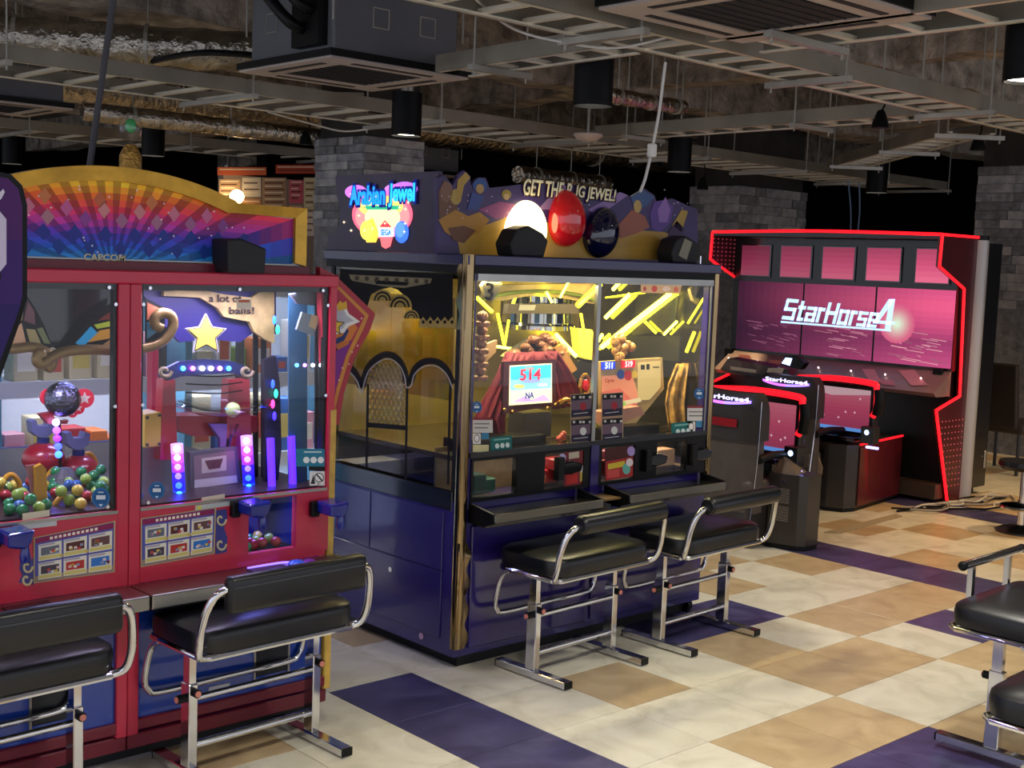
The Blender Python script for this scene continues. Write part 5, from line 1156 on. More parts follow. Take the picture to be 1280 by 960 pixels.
for tx, cx, cy, wpx, hpx in (('GET THE B', 685, 236, 60, 16), ('IG JEWEL!', 745, 244, 50, 17)):
    a, b = on(cx-wpx/2, cy-2, 1, ysg), on(cx+wpx/2, cy+4, 1, ysg); wd = (b-a).length
    text('sign_lettering_shadow', tx, on(cx, cy, 1, ysg-.006), b-a, Z, wd*1.03, .082, LETK, fs_, bold=.07); text('sign_lettering', tx, on(cx, cy, 1, ysg-.009), b-a, Z, wd, .07, LETW, fs_, bold=.02, shear=.2)


def egg(name, cx, cy, rx, rz, tilt, m, d=.09):
    c = on(cx, cy, 1, ysg-.004); b_ = MB(); b_.ball((0, 0, 0), 1, 28, 18, (1, 1, 1)); ct, s_ = math.cos(tilt), math.sin(tilt)
    out = []
    for v in b_.v:
        taper = 1-.16*v.z; x, z = v.x*rx*taper, v.z*rz; out.append(Vector((c.x+x*ct-z*s_, c.y+min(v.y, .12)*d, c.z+x*s_+z*ct)))
    b_.v = out; return b_.obj(name, m, jm, smooth=True)


egg('white_jewel', 655, 285, .108, .118, -.15, mat('jewel_white', 'fff6d8', .3, emit='ffe9a8', es=4.5))
egg('red_jewel', 706, 273, .098, .126, .1, mat('jewel_red', 'a8141c', .1, coat=1, emit='a8141c', es=.15))
egg('blue_jewel', 749, 290, .095, .118, -.3, mat('jewel_blue', '060c34', .08, coat=1))
BOXL = MATS['box_light_black']
for cx, w_, op in ((652, .088, 0), (848, .085, 1)):
    c = on(cx, 318, 1, .78)
    o = MB().prism([(c.x-w_*1.05, .73, 1.70), (c.x+w_*.95, .73, 1.70), (c.x+w_*1.2, .73, 1.77), (c.x+w_*.85, .73, 1.80), (c.x-w_*.1, .73, 1.83), (c.x-w_*.85, .73, 1.81), (c.x-w_*1.25, .73, 1.75)], (0, .10, 0)).obj('box_spotlight', BOXL, jm, bevel=.008)
    if op: MB().prism([(c.x-.06, .728, 1.735), (c.x+.0, .728, 1.715), (c.x+.035, .728, 1.80), (c.x-.02, .728, 1.815)], (0, .004, 0)).obj('spotlight_lens', mat('lens_olive', '6a6440', .2), o)
MB().prism([(px1-.01, .90, 1.70), (px1-.01, 1.6, 1.70), (px1-.01, 1.6, 1.97), (px1-.01, 1.1, 2.0), (px1-.01, .90, 1.98)], (-.02, 0, 0)).obj('side_sign_return', MATS['sign_purple'], jm)
for q in (862, 875): MB().cyl(on(q, 327, 1, .75)-Z*.03, on(q, 320, 1, .75), .008, 8).obj('roof_bolt', CHROME, jm)
for (cx, w_, y_, z_, c_, e_) in ((-1.47, .55, .80, 1.595, (1, .86, .5), 7), (-.72, .55, .80, 1.595, (1, .86, .5), 7), (-1.47, .5, 1.3, 1.595, (1, .88, .45), 4), (-1.47, .5, .78, .86, (1, .85, .65), .5), (-.75, .5, .78, .86, (1, .85, .65), .5)):
    lp = MB().box(cx-w_/2, cx+w_/2, y_-.02, y_+.02, z_, z_+.006).obj('added_cabin_lamp', em('added_lamp_glow', 'fff0c0', 2), jm)  # lamps added to brighten the cabin and the lower windows
    l = bpy.data.lights.new('added_cabin_light', 'AREA'); l.shape = 'RECTANGLE'; l.size = w_; l.size_y = .05; l.energy = e_; l.color = c_; lo = bpy.data.objects.new('added_cabin_light', l); COL.objects.link(lo); lo.location = Vector((cx, y_, z_-.004))-jm.location; lo.parent = jm

# ================================================================= HORSE RACING CABINET
hx, hy0, hy1 = 3.60, 1.54, 3.63          # screen plane, near side, far side
REDLED = em('red_led', 'ff1420', 1.5); HBLK = mat('cabinet_black', '0d0c10', .35, noise=(3, .3), coat=.3); HPERF = mat('perforated_red', '4c0a14', .35, noise=(5, .15), coat=.3)
hc = thing('racing_cabinet', 'tall black racing game cabinet with wide pink screens and red light edges', 'arcade machine', (3.9, 2.65, 0))
MB().box(hx+.05, 4.28, hy0+.05, hy1, .06, 1.95).obj('body', HBLK, hc)
MB().box(hx+.1, 4.2, hy0+.1, hy1-.05, 0, .06).obj('plinth', mat('plinth_black3', '0a0a0c', .7), hc)
MB().box(3.27, hx+.06, hy0+.02, hy1, 1.955, 1.985).obj('canopy', HBLK, hc)
# side panels: outline in the xz plane
side = [(3.80, 0), (3.62, 0), (3.36, .71), (3.69, .80), (3.64, 1.60), (3.262, 1.755), (3.272, 1.985), (3.80, 1.985)]
for yy, nm in ((hy0, 'near'), (hy1, 'far')):
    MB().prism([(x, yy, z) for x, z in side], (0, .03, 0)).obj('side_panel', HPERF, hc)
    led = [(x, yy+.0, z) for x, z in side[1:7]]
    b_ = MB()
    for a, b in zip(led, led[1:]): b_.tube([a, b], .011, 8, smooth=False)
    b_.obj('red_light_edge', REDLED, hc)
dots = MB()
for r_ in range(12):
    for q in range(7):
        x, z = 3.46+.05*q, .62-.045*r_
        if x > 3.76 or x < 3.42+.03*r_*.5: continue
        dots.cyl((x, hy0-.003, z), (x, hy0, z), .006, 6)
for r_ in range(9):
    for q in range(9):
        x, z = 3.30+.055*q, 1.93-.035*r_
        if x < 3.77: dots.cyl((x, hy1-.004, z), (x, hy1, z), .007, 6)
o = dots.obj('perforation_lights', em('perf_dots', 'c85a64', .15), hc); o['kind'] = 'stuff'
b_ = MB(); b_.tube([(3.272, hy0, 1.985), (3.255, (hy0+hy1)/2, 2.0), (3.272, hy1, 1.985)], .012, 8); b_.tube([(3.272, hy0, 1.985), (3.80, hy0, 1.985)], .010, 8, smooth=False); b_.obj('top_light_edge', REDLED, hc)
MB().cyl((3.86, hy0+.02, 0.01), (3.86, hy0+.02, 1.965), .070, 20).obj('silver_pillar', mat('satin_silver', 'b4b0ac', .45, .5), hc, smooth=True); MB().cyl((3.86, hy0+.02, 1.965), (3.86, hy0+.02, 2.0), .066, 20).obj('pillar_cap', BLKPLASTIC, hc)
# screens
MB().box(hx-.004, hx+.06, hy0+.03, hy1, .985, 1.95).obj('screen_bezel', HBLK, hc)
SL = printmat('screen_lit', .3, .85, 0, True)
ys3 = [1.565, 2.235, 2.905, 3.575]; z0s, z1s = 1.005, 1.585
rnd = random.Random(21)
sst = [(0, '9c3a64'), (.3, '7c2a52'), (.55, 'a83c64'), (.8, 'c0486e'), (1, 'b04068')]
for k in range(3):
    a, b = ys3[k]+.008, ys3[k+1]-.008; polys = []
    sc = MB().box(hx-.012, hx-.004, a, b, z0s, z1s).obj('main_screen', BLKGLOSS, hc); nz, ny = 14, 10
    for iz in range(nz):
        for iy in range(ny):
            y_0, y_1 = a+(b-a)*iy/ny, a+(b-a)*(iy+1)/ny; q0, q1 = z0s+(z1s-z0s)*iz/nz, z0s+(z1s-z0s)*(iz+1)/nz
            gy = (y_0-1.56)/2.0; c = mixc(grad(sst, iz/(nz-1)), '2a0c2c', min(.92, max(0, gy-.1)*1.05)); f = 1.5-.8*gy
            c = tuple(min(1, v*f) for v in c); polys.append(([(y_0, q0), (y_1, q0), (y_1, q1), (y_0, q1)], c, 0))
    for _ in range(26):
        y_ = rnd.uniform(a+.02, b-.18); z_ = rnd.uniform(z0s+.01, z0s+.24); l_ = rnd.uniform(.03, .16)
        polys.append(([(y_, z_), (y_+l_, z_+.012), (y_+l_, z_+.016), (y_, z_+.006)], mixc(['f4b0b8', 'd08a9c', '9a5a78'][k], '4c1434', rnd.random()*.8), 1))
    if k == 0:
        for q_ in range(8): polys.append((circ(2.04, 1.31, .15-.018*q_, .15-.018*q_, 20), mixc('cc5a7c', 'd0e4c8', (q_/7)**1.5), 2+q_*.3))
    polys = [([(min(max(y, a), b), z) for y, z in p_], c, l) for p_, c, l in polys]
    art('screen_picture', SL, sc, polys, lambda u, v, l: Vector((hx-.0125-.0006*l, u, v)))
LGT = em('logo_ice', 'b4d4f4', 1.0)
def spx(x, y, dx=0): return on(x, y, 0, hx-.016-dx)
a, b = spx(978, 386), spx(1095, 398)
GLY = {'S': (.75, [(0, .83, .75, 1), (0, .42, .18, .9), (0, .42, .75, .59), (.57, 0, .75, .58), (0, 0, .75, .17)]), 't': (.48, [(.1, 0, .29, .95), (0, .55, .48, .72), (.1, 0, .48, .16)]),
       'a': (.62, [(0, .56, .62, .72), (.44, 0, .62, .72), (0, 0, .62, .15), (0, 0, .17, .42), (0, .29, .62, .43)]), 'r': (.42, [(0, 0, .19, .72), (0, .55, .42, .72)]), 'H': (.74, [(0, 0, .19, 1), (.55, 0, .74, 1), (0, .42, .74, .6)]),
       'o': (.62, [(0, 0, .18, .72), (.44, 0, .62, .72), (0, .56, .62, .72), (0, 0, .62, .16)]), 's': (.58, [(0, .57, .58, .72), (0, .3, .17, .72), (0, .29, .58, .43), (.41, 0, .58, .43), (0, 0, .58, .15)]),
       'e': (.6, [(0, 0, .18, .72), (0, .57, .6, .72), (.43, .3, .6, .72), (0, .29, .6, .42), (0, 0, .6, .15)])}


def blockword(name, word, P, m, parent):
    x = 0; total = sum(GLY[c][0]+.09 for c in word)-.09
    for ch in word:
        b_ = MB()
        for (x0, y0, x1, y1) in GLY[ch][1]:
            q = [P((x+u)/total, v) for u, v in ((x0, y0), (x1, y0), (x1, y1), (x0, y1))]; b_.prism(q, (-.002, 0, 0))
        b_.obj(name, m, parent); x += GLY[ch][0]+.09


blockword('logo_letter', 'StarHorse', lambda u, v: spx(977+118*u+7*v, 399+11*u-26*v), LGT, hc)
b_ = MB(); b_.prism([spx(*q) for q in ((1091, 404), (1097, 404), (1119, 374), (1111, 374))], (-.002, 0, 0)); b_.prism([spx(*q) for q in ((1091, 404), (1092, 400), (1119, 402), (1118, 406))], (-.002, 0, 0)); b_.prism([spx(*q) for q in ((1106, 412), (1113, 412.5), (1119, 374), (1112, 374))], (-.002, 0, 0)); b_.obj('logo_letter', LGT, hc)
MB().add([spx(976, 401), spx(1114, 412), spx(1114, 414.5), spx(976, 403.5)], [(0, 1, 2, 3)]).obj('logo_underline', LGT, hc)
w5 = (hy1-hy0-.12)/5
for k in range(5):
    a = hy0+.10+k*.405; b = a+.29 if k else a+.27; z0_, z1_ = 1.635, 1.885
    sc = MB().box(hx-.018, hx-.004, a-.012, b+.012, z0_-.012, z1_+.012).obj('upper_screen', BLKGLOSS, hc, bevel=.003, bseg=1); polys = []
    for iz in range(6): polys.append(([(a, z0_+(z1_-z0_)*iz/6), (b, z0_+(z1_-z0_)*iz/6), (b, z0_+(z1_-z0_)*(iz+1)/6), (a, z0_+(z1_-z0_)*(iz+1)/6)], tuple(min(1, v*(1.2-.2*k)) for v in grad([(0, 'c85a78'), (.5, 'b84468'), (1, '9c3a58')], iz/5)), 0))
    art('screen_picture', SL, sc, polys, lambda u, v, l: Vector((hx-.0185-.0006*l, u, v)))
# sloping desk below the screens, lower front
MB().prism([(hx-.004, hy0+.03, .985), (hx-.004, hy0+.03, .80), (3.40, hy0+.03, .80), (3.36, hy0+.03, .83)], (0, hy1-hy0-.05, 0)).obj('sloping_desk', mat('desk_bronze', '9a8680', .35, .4, noise=(3, .2)), hc)
for k in range(7): MB().cyl((3.47, hy0+.2+.3*k, .92), (3.462, hy0+.2+.3*k, .928), .006, 8).obj('desk_light', em('desk_light', 'ffd8d0', 3), hc)
DSK = lambda u, v, l: Vector((3.3605+.2355*v-.0015*l, u, .832+.153*v+.0022*l))
for q_, c_ in (([(1.66, .3), (1.78, .2), (1.98, .8), (1.86, .9)], 'b8707c'), ([(2.03, .2), (2.14, .2), (2.28, .7), (2.18, .75)], 'b8707c'), ([(1.9, .12), (2.02, .12), (2.06, .35), (1.95, .35)], 'a86470'), ([(3.2, .2), (3.35, .2), (3.5, .8), (3.38, .8)], '8a4a40'), ([(2.95, .3), (3.1, .3), (3.16, .7), (3.0, .7)], '9a5a50')):
    art('desk_reflection', printmat('desk_reflection_glow', .3, .15), hc, [(q_, c_, 2)], DSK)  # reflections on the desk, painted as faintly glowing patches
MB().box(hx, hx+.05, hy0+.04, hy1, .06, .80).obj('lower_front', mat('lower_black', '08080a', .5), hc)
MB().box(hx-.12, hx, hy0+.03, hy0+.75, .03, .14).obj('kick_plate', mat('kick_brown', '4a3e30', .5), hc)
for k, yy in enumerate((1.66, 3.62)): MB().box(3.55, 3.6, yy-.04, yy+.04, .9, 1.0).obj('corner_speaker', BLKPLASTIC, hc, bevel=.01)
MB().cyl((4.2, hy0+.046, .30), (4.2, hy0+.05, .30), .008, 8).obj('lock', CHROME, hc); MB().box(4.235, 4.26, hy0+.044, hy0+.05, .2, .34).obj('power_inlet', GALV, hc, bevel=.003, bseg=1)

# ================================================================= PLAYER PODS
SEATB = mat('seat_brown', '4a423c', .5, noise=(12, .12), bump=(90, .1, .002)); SHELL = mat('pod_shell', '2a2624', .35, noise=(3, .1), coat=.2); RGLOW = em('pod_red', 'ff1828', .9)


def pod_chair(label, ox, oy):
    t = thing('player_chair', label, 'chair', (ox-.05, oy+.32, 0), 'racing player chairs')
    y0, y1 = oy+.18, oy+.68; xb = ox-.22
    # backrest: curved shell, wraps forward at its sides
    def shell(z0, z1, yy0, yy1, th, bulge, name, m, top=.04):
        b_ = MB(); n = 14; vs = []; fs = []; rows = 8; pr_ = .02 if name == 'headrest' else 0
        for s in (0, 1):
            for r_ in range(rows+1):
                z = z0+(z1-z0)*r_/rows; sh = top*(r_/rows)**6
                for k in range(n+1):
                    u = k/n*2-1; y = (yy0+yy1)/2+u*((yy1-yy0)/2-sh); x = xb-pr_+bulge*u*u+(th if s else 0); vs.append((x, y, z))
        N = (rows+1)*(n+1)
        for r_ in range(rows):
            for k in range(n):
                i = r_*(n+1)+k; fs += [(i, i+n+1, i+n+2, i+1), (N+i, N+i+1, N+i+n+2, N+i+n+1)]
        for r_ in range(rows): i, l = r_*(n+1), r_*(n+1)+n; fs += [(i, N+i, N+i+n+1, i+n+1), (l, l+n+1, N+l+n+1, N+l)]
        for k in range(n): i = rows*(n+1)+k; fs += [(k, k+1, N+k+1, N+k), (i, N+i, N+i+1, i+1)]
        b_.add(vs, fs); return b_.obj(name, m, t, smooth=True)
    shell(.22, .78, y0+.01, y1-.01, .07, .05, 'back_shell', SEATB); shell(.66, .945, y0, y1, .10, .06, 'headrest', mat('headrest_dark', '2c2826', .45), .05)
    P = lambda u, v, l: Vector((xb-.024-.001*l+.06*u*u, (y0+y1)/2-u*(y1-y0)/2, v))
    art('headrest_light', printmat('violet_lit', .4, 2.0), t, [([(-.8+.1*k, .868+.03*((-.8+.1*k)**2)), (-.7+.1*k, .868+.03*((-.7+.1*k)**2)), (-.7+.1*k, .885+.03*((-.7+.1*k)**2)), (-.8+.1*k, .885+.03*((-.8+.1*k)**2))], 'b85cff' if k < 9 else '8a70ff', 0) for k in range(16)], P)
    text('headrest_lettering', 'StarHorse4', ((xb-.022), (y0+y1)/2-.03, .910), -Y, Z, .36, .028, em('logo_violet', 'd0c8ff', 2.0), t, bold=.02)
    art('back_stripe', PRINT, t, [([(-.7+.1*k, .735), (-.6+.1*k, .735), (-.6+.1*k, .785), (-.7+.1*k, .785)], '8a1420', 0) for k in range(12)], lambda u, v, l: Vector((xb-.032+.06*u*u, (y0+y1)/2-u*(y1-y0)/2, v)))
    MB().box(xb+.02, xb+.50, y0+.02, y1-.02, .30, .42).obj('seat', SEATB, t, smooth=True, bevel=.03, bseg=3)
    for yy in (y0-.005, y1+.005): MB().tube([(xb+.05, yy, .55), (xb+.2, yy, .57), (xb+.38, yy, .56)], .025, 10).obj('armrest', BLKPLASTIC, t, smooth=True)
    MB().box(xb+.03, xb+.48, y0+.03, y1-.03, .04, .30).obj('base_shell', SHELL, t, bevel=.01)
    for yy in (y0+.08, y1-.08):
        for xx in (xb+.06, xb+.42): MB().cyl((xx, yy-.012, .02), (xx, yy+.012, .02), .02, 10).obj('caster', GALV, t)
    MB().tube([(xb-.002, y0+.012, .1), (xb+.03, y0-.002, .5), (xb+.045, y0-.002, .9)], .004, 6).obj('piping', CHROME, t, smooth=True)
    return t


def pod_console(label, ox, oy, near):
    t = thing('player_console', label, 'game console', (ox+.2, oy+.4, 0), 'racing player consoles')
    if near:
        foot = [(ox-.02, oy+.20), (ox+.03, oy+.02), (ox+.07, oy-.02), (ox+.20, oy-.02), (ox+.23, oy+.03), (ox+.23, oy+.20)]
        MB().prism([(x, y, .03) for x, y in foot], (0, 0, .43)).obj('cabinet', SHELL, t)
        MB().prism([(x+.004, y+.006, 0) for x, y in foot], (0, 0, .03)).obj('plinth', BLKPLASTIC, t)
        d = Vector((.05, -.18, 0)).normalized(); n = Vector((-d.y, d.x, 0)); n = -n if n.x > 0 else n
        for zz in (.30, .19):
            for k in range(9):
                c = Vector((ox+.005, oy+.11, zz+.07-.0105*k))+n*.002; MB().obox(c, d, Z, n, .075, .004, .003).obj('vent_slat', mat('vent_grey', '8a847c', .4, .5), t)
        MB().cyl(Vector((ox+.005, oy+.11, .415)), Vector((ox+.005, oy+.11, .415))+n*.008, .01, 10).obj('lock', CHROME, t)
        MB().prism([(ox+.0, oy+.19, .46), (ox+.05, oy+.05, .46), (ox+.10, oy+.02, .48), (ox+.05, oy+.17, .57)], (.012, .01, .0)).obj('brown_flap', mat('flap_brown', '6a5646', .4), t)
        MB().prism([(ox+.20, oy-.02, .46), (ox+.23, oy+.03, .46), (ox+.23, oy+.03, .56), (ox+.21, oy-.015, .50)], (.006, 0, 0)).obj('side_flap', mat('flap_tan', '8a7050', .4), t)
    else:
        foot = [(ox-.05, oy+.14), (ox+.0, oy+.03), (ox+.10, oy-.0), (ox+.88, oy+.12), (ox+.88, oy+.50), (ox-.05, oy+.50)]
        MB().prism([(x, y, .03) for x, y in foot], (0, 0, .45)).obj('cabinet', SHELL, t); MB().prism([(x+.01, y+.012, 0) for x, y in foot], (0, 0, .03)).obj('plinth', BLKPLASTIC, t)
        a, b = Vector((ox+.12, oy-.0, 0)), Vector((ox+.87, oy+.115, 0)); u = (b-a).normalized(); n = Vector((u.y, -u.x, 0))
        MB().obox((a+b)/2+Z*.25+n*.003, u, Z, n, (b-a).length, .42, .006).obj('red_side_panel', HPERF, t)
        MB().obox((a+b)/2+Z*.482+n*.004, u, Z, n, (b-a).length, .012, .014).obj('red_light_edge', REDLED, t); MB().cyl((ox+.28, oy+.02, .48), (ox+.28, oy+.02, .80), .011, 8).obj('red_light_post', REDLED, t)
        MB().box(ox-.06, ox-.052, oy+.17, oy+.26, .36, .44).obj('side_grille', DSTEEL, t)
    y0, y1 = (oy+.16, oy+.86) if near else (oy-.04, oy+.60); xm = ox+.20
    MB().box(xm+.02, xm+.12, y0+.2, y1-.2, .1, .6).obj('monitor_post', HBLK, t)
    m_ = MB().box(xm, xm+.07, y0, y1, .53, .90).obj('monitor', HBLK, t, bevel=.008)
    polys = []
    for iz in range(10):
        z = .58+.28*iz/10; polys.append(([(y0+.03, z), (y1-.03, z), (y1-.03, z+.028), (y0+.03, z+.028)], grad([(0, '8a3450'), (.5, '9c3c56'), (1, 'a85668')], iz/9), 0))
    polys += [([(y0+.03, .555), (y1-.03, .555), (y1-.03, .58), (y0+.03, .58)], '5a8ad0', 0)]+[(star2(y0+.1+.5*random.random(), .62+.2*random.random(), .012, .004, 4, 0), 'e8b8c8', 1) for _ in range(6)]
    if not near: polys += [([(y0+.03, .83), (y0+.35, .80), (y1-.03, .84), (y1-.03, .862), (y0+.03, .862)], 'b8949c', 1)]
    art('monitor_picture', printmat('pod_screen', .25, .7, 0, True), m_, polys, lambda u, v, l: Vector((xm-.001-.0006*l, u, v)))
    b_ = MB(); b_.tube([(xm-.01, y1, .90), (xm-.012, (y0+y1)/2, .925), (xm-.01, y0+.02, .915), (xm-.012, y0-.02, .88), (xm-.012, y0-.025, .74), (xm-.012, y0+.0, .68)], .021, 10); b_.obj('red_glow_frame', RGLOW, t, smooth=True)
    MB().tube([(xm-.03, y0-.05, .88), (xm-.03, y0-.06, .80), (xm-.02, y0-.04, .70)], .035, 10).obj('side_ear', BLKPLASTIC, t, smooth=True)
    MB().box(xm-.16, xm, y0+.05, y1-.05, .50, .53).obj('control_deck', BLKGLOSS, t, bevel=.006)
    MB().box(xm-.12, xm-.03, y0-.08, y0+.02, .50, .62).obj('card_reader', HBLK, t, bevel=.006); MB().cyl((xm-.122, y0-.03, .58), (xm-.118, y0-.03, .58), .018, 12).obj('reader_light', em('reader_blue', 'a8c8ff', 3), t)
    MB().box(xm-.12, xm-.10, y0-.12, y0-.03, .47, .485).obj('violet_indicator', em('violet_ind', '9a9cff', 4), t)
    return t


pod_chair('brown racing chair with violet lit headrest beside the purple machine', 1.20, 1.20)
pod_console('near racing console with vented pedestal and red glowing screen frame', 1.20, 1.20, True)
pod_chair('dark racing chair behind the near red glowing screen', 2.55, 1.72)
pod_console('far racing console with dark red side panel in front of the big screens', 2.55, 1.72, False)
# paper tray and phone-like display on the top of the near console
pt = thing('paper_tray', 'clear tray of papers and a small lit display above the near racing console', 'tray', on(950, 475, 0, 2.75))
MB().prism([on(x, y, 0, 2.75) for x, y in ((900, 462), (910, 448), (985, 462), (990, 474), (960, 476))], (.12, .0, .01)).obj('tray', SMOKE, pt)
MB().prism([on(x, y, 0, 2.745) for x, y in ((913, 458), (945, 462), (945, 466), (913, 462))], (.01, 0, 0)).obj('paper', mat('paper_cream', 'c8b8a0', .6), pt); MB().prism([on(x, y, 0, 2.745) for x, y in ((960, 460), (980, 460), (977, 468), (958, 467))], (.01, 0, 0)).obj('paper', MATS['paper_cream'], pt)
MB().prism([on(x, y, 0, 2.74) for x, y in ((975, 456), (982, 444), (996, 444), (1006, 454), (1000, 462))], (.06, 0, 0)).obj('display_hood', BLKPLASTIC, pt); MB().prism([on(x, y, 0, 2.736) for x, y in ((977, 454), (982, 447), (990, 448), (987, 457))], (.003, 0, 0)).obj('display_screen', em('display_ice', 'b8c8ff', 2.5), pt)
# cables on the floor
CAB = [mat('cable_grey', '8a8478', .6), mat('cable_white', 'b8b2a4', .6), BLKPLASTIC]
rnd = random.Random(17)
for k in range(9):
    pts = []; x, y = 3.0+rnd.uniform(-.1, .2), 1.55+rnd.uniform(-.1, .08)
    for q in range(9):
        pts.append((x, y, .012+.006*(k % 4))); x += rnd.uniform(.05, .22); y += rnd.uniform(-.13, .09); y = min(max(y, 1.05), 1.5)
    cable('floor_cable', '%s cable trailing over the floor before the racing cabinet' % ['grey', 'white', 'black'][k % 3], pts, .008, CAB[k % 3], 'cable', '%s floor cables by the racing cabinet' % ['grey', 'white', 'black'][k % 3])
tag(MB().prism([on(x, y, 2, .001) for x, y in ((1030, 666), (1052, 667), (1128, 646), (1120, 643))], (0, 0, .006)).obj('cable_cover', mat('cover_beige', '9a8c70', .7)), 'flat beige cable cover strip lying on the floor by the pods', 'cable cover')
# chrome stool base and dark chair at the far right
fb = thing('round_stool_base', 'round chrome stool base on the floor at the right edge', 'stool', (2.95, .20, 0)); c = on(1275, 665, 2, 0); fb.location = c
MB().lathe(c, [(.16, 0), (.16, .012), (.12, .03), (.03, .045), (.02, .05), (0, .05)], seg=26).obj('base_disc', DSTEEL, fb, smooth=True); MB().cyl(c+Z*.05, c+Z*.42, .022, 14).obj('post', CHROME, fb, smooth=True); MB().lathe(c+Z*.16, [(.14, 0), (.145, .01), (.14, .02), (.13, .02), (.13, 0)], seg=26).obj('foot_ring', CHROME, fb, smooth=True); MB().lathe(c+Z*.42, [(.0, 0), (.15, .005), (.17, .03), (.165, .06), (.0, .075)], seg=26).obj('seat', BLKLEATHER, fb, smooth=True)
dc = thing('dark_chair', 'dark brown upholstered chair in the shade right of the racing cabinet', 'chair', (5.6, 2.15, 0))
q = Vector((5.55, 2.05, 0)); BR = mat('chair_brown', '2a2220', .55)
MB().box(q.x-.25, q.x+.25, q.y-.25, q.y+.25, .36, .46).obj('seat', BR, dc, bevel=.03, smooth=True); MB().prism([(q.x-.27, q.y-.2, .4), (q.x-.34, q.y-.2, .95), (q.x-.28, q.y-.2, .97), (q.x-.2, q.y-.2, .42)], (0, .42, 0)).obj('backrest', BR, dc, bevel=.015)
for sx in (-1, 1):
    for sy in (-1, 1): MB().cyl((q.x+sx*.2, q.y+sy*.2, 0), (q.x+sx*.2, q.y+sy*.2, .37), .016, 8).obj('leg', DSTEEL, dc)

# ================================================================= LEFT FOREGROUND BOARD, BACKGROUND
YB = -.6
lb = thing('purple_sign_board', 'purple sign board with a thick black edge cut by the left picture border', 'sign', on(-120, 480, 1, YB)); lb.location.z = 0
ol = [(-160, 205), (-10, 213), (14, 218), (28, 232), (34, 256), (34, 372), (26, 400), (2, 468), (-20, 520), (-160, 520)]
MB().prism([on(x, y, 1, YB) for x, y in ol], (0, .03, 0)).obj('board', BLKPLASTIC, lb)
il = [(-158, 212), (-12, 219), (10, 223), (23, 236), (28, 258), (28, 370), (20, 398), (-4, 462), (-24, 512), (-158, 512)]
b_ = MB(); nn = 16
def cut(z0, z1):
    out = [(x, y) for x, y in il]; return out
art('board_print', PRINTG, lb, [(il, '4a1660', 0), ([(-158, 300), (28, 300), (28, 370), (20, 398), (-4, 462), (-24, 512), (-158, 512)], '3a1668', 1), ([(-158, 380), (26, 380), (20, 398), (-4, 462), (-24, 512), (-158, 512)], '2a1660', 2), ([(-60, 262), (-2, 262), (8, 274), (8, 330), (0, 340), (-60, 352)], 'cfc6e0', 3), ([(-8, 250), (0, 240), (4, 236), (6, 240), (2, 248), (-2, 252)], 'd8d0e4', 3), ([(-60, 345), (0, 338), (2, 348), (-6, 356), (-60, 362)], '120c1c', 4)], lambda u, v, l: on(u, v, 1, YB-.001-.0006*l))
pb = on(-90, 480, 1, YB); MB().box(pb.x-.02, pb.x+.02, YB+.03, YB+.07, 0, 1.5).obj('post', BLKPLASTIC, lb); MB().box(pb.x-.18, pb.x+.18, YB-.12, YB+.2, 0, .03).obj('foot', BLKPLASTIC, lb)
# prize shelves behind the red machine (seen through its glass)
sh = thing('prize_shelf', 'brightly lit white prize shelf seen through the red machine glass', 'shelf', (-2.3, 3.2, 0)); SHW = mat('shelf_white', 'd8dce6', .5)
MB().box(-3.9, -.9, 3.45, 3.5, 0, 1.55).obj('back_panel', SHW, sh)
for z in (.05, .55, 1.0, 1.5): MB().box(-3.9, -.9, 2.95, 3.45, z-.02, z).obj('shelf_board', SHW, sh)
for x in (-3.9, -2.9, -1.9, -.94): MB().box(x, x+.04, 2.95, 3.45, 0, 1.55).obj('upright', mat('upright_teal', '4a8aa8', .4), sh)
for z in (.55, 1.0, 1.5):
    MB().box(-3.86, -.96, 3.0, 3.03, z-.045, z-.021).obj('added_shelf_lamp', em('added_shelf_lamp', 'eef0ff', 14), sh); MB().box(-3.9, -.9, 2.93, 2.95, z-.07, z+.01).obj('shelf_lip', SHW, sh)  # lamps added to brighten the shelf; the lip hides them from the front
rnd = random.Random(31); cols = [('white', 'd8d6d0'), ('cream', 'cfc09a'), ('red', 'b8343c'), ('blue', '3a6ab8'), ('green', '7aa04a'), ('orange', 'd8763a'), ('pink', 'd898a8')]
used_ = {}
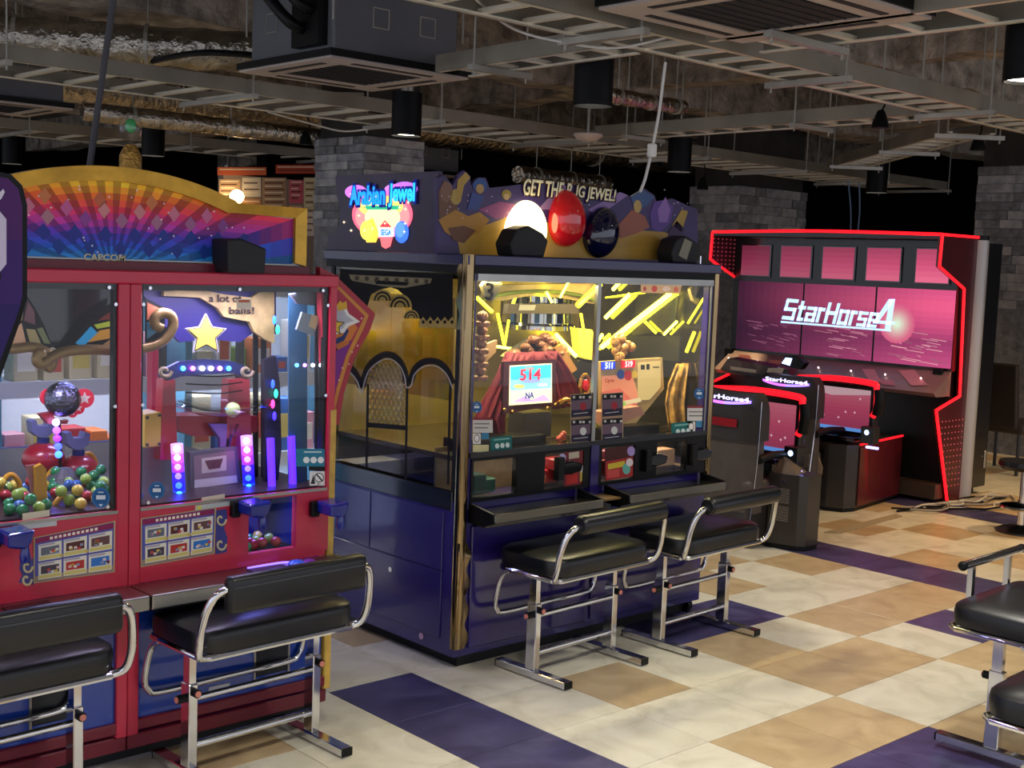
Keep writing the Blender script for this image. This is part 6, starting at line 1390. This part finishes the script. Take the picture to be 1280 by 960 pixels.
for z in (.55, 1.0):
    x = -3.82; n_ = 0
    while x < -1.05:
        w_ = rnd.uniform(.06, .14); h = rnd.uniform(.08, .34); nm, cc_ = rnd.choice(cols); d = rnd.uniform(.1, .2)
        if any(abs(x+w_/2-u) < w_/2+.05 for u in (-3.88, -2.88, -1.88)): x += .06; continue
        bx = thing('prize_box', '%s prize box on the %s lit white shelf' % (nm, 'upper' if z > .8 else 'lower'), 'box', (x+w_/2, 3.1, z), 'prize boxes on the white shelf')
        MB().box(x, x+w_, 3.03, 3.03+d, z, z+h).obj('carton', mat('carton_'+nm, cc_, .5), bx, bevel=.004, bseg=1); MB().box(x+.015, x+w_-.015, 3.026, 3.03, z+h*.25, z+h*.7).obj('carton_label', mat('carton_label_%d' % (n_ % 3), ['e8e0d0', 'c8503c', 'd8c060'][n_ % 3], .5), bx)
        x += w_+.03; n_ += 1
# posters on a far partition above the red machine
pw = MB().box(1.15, 2.9, 8.05, 8.15, 0, 2.42).obj('wall_poster_partition', mat('partition_cream', '8a7a70', .7)); pw['kind'] = 'structure'
po = [((272, 209, 333, 219), 'c8603c', 'long orange banner strip at the left of the poster wall'), ((345, 206, 404, 217), 'b8442c', 'long red banner strip at the right of the poster wall'), ((274, 224, 300, 262), 'b89878', 'tan poster at the left of the poster wall'), ((303, 222, 326, 246), 'd8cfc0', 'white poster in the middle of the far poster wall'), ((303, 249, 326, 275), 'c88a5a', 'orange tan poster low in the middle of the far wall'), ((329, 222, 358, 262), 'a88a70', 'brown picture poster on the far wall'), ((362, 225, 379, 254), 'c85a70', 'pink picture poster on the far wall'), ((380, 222, 396, 262), 'd0c49a', 'cream text poster on the far wall'), ((362, 257, 378, 290), 'c8a088', 'peach poster low on the far wall'), ((380, 265, 396, 295), 'e0d4c8', 'pale poster low beside the cream one'), ((397, 224, 409, 262), 'b8a890', 'narrow beige poster beside the stone column')]
for (x0, y0, x1, y1), c_, lb_ in po:
    t = thing('wall_poster', lb_, 'poster', on((x0+x1)/2, y1, 1, 8.04), 'posters on the far wall')
    MB().prism([on(x, y, 1, 8.046) for x, y in rect(x0, y0, x1, y1)], (0, .004, 0)).obj('sheet', mat('sheet_'+c_, c_, .6), t)
    lines = [(rect(x0+2, y0+2+4*k, x1-2-(k % 3)*2, y0+3.5+4*k), '5a3a30' if k % 2 else 'e8dcc8', 0) for k in range(int((y1-y0-3)/4))]
    art('poster_print', PRINT, t, lines, lambda u, v, l: on(u, v, 1, 8.045))
wl = thing('wall_lamp', 'round warm glowing lamp before the far posters', 'lamp', on(296, 246, 1, 7.9)); MB().ball(on(296, 246, 1, 7.9), .07).obj('globe', em('globe_warm', 'ffd89a', 12), wl, smooth=True); MB().cyl(on(296, 246, 1, 7.9), on(296, 246, 1, 7.9)+Y*.15, .02, 8).obj('bracket', BLKPLASTIC, wl)
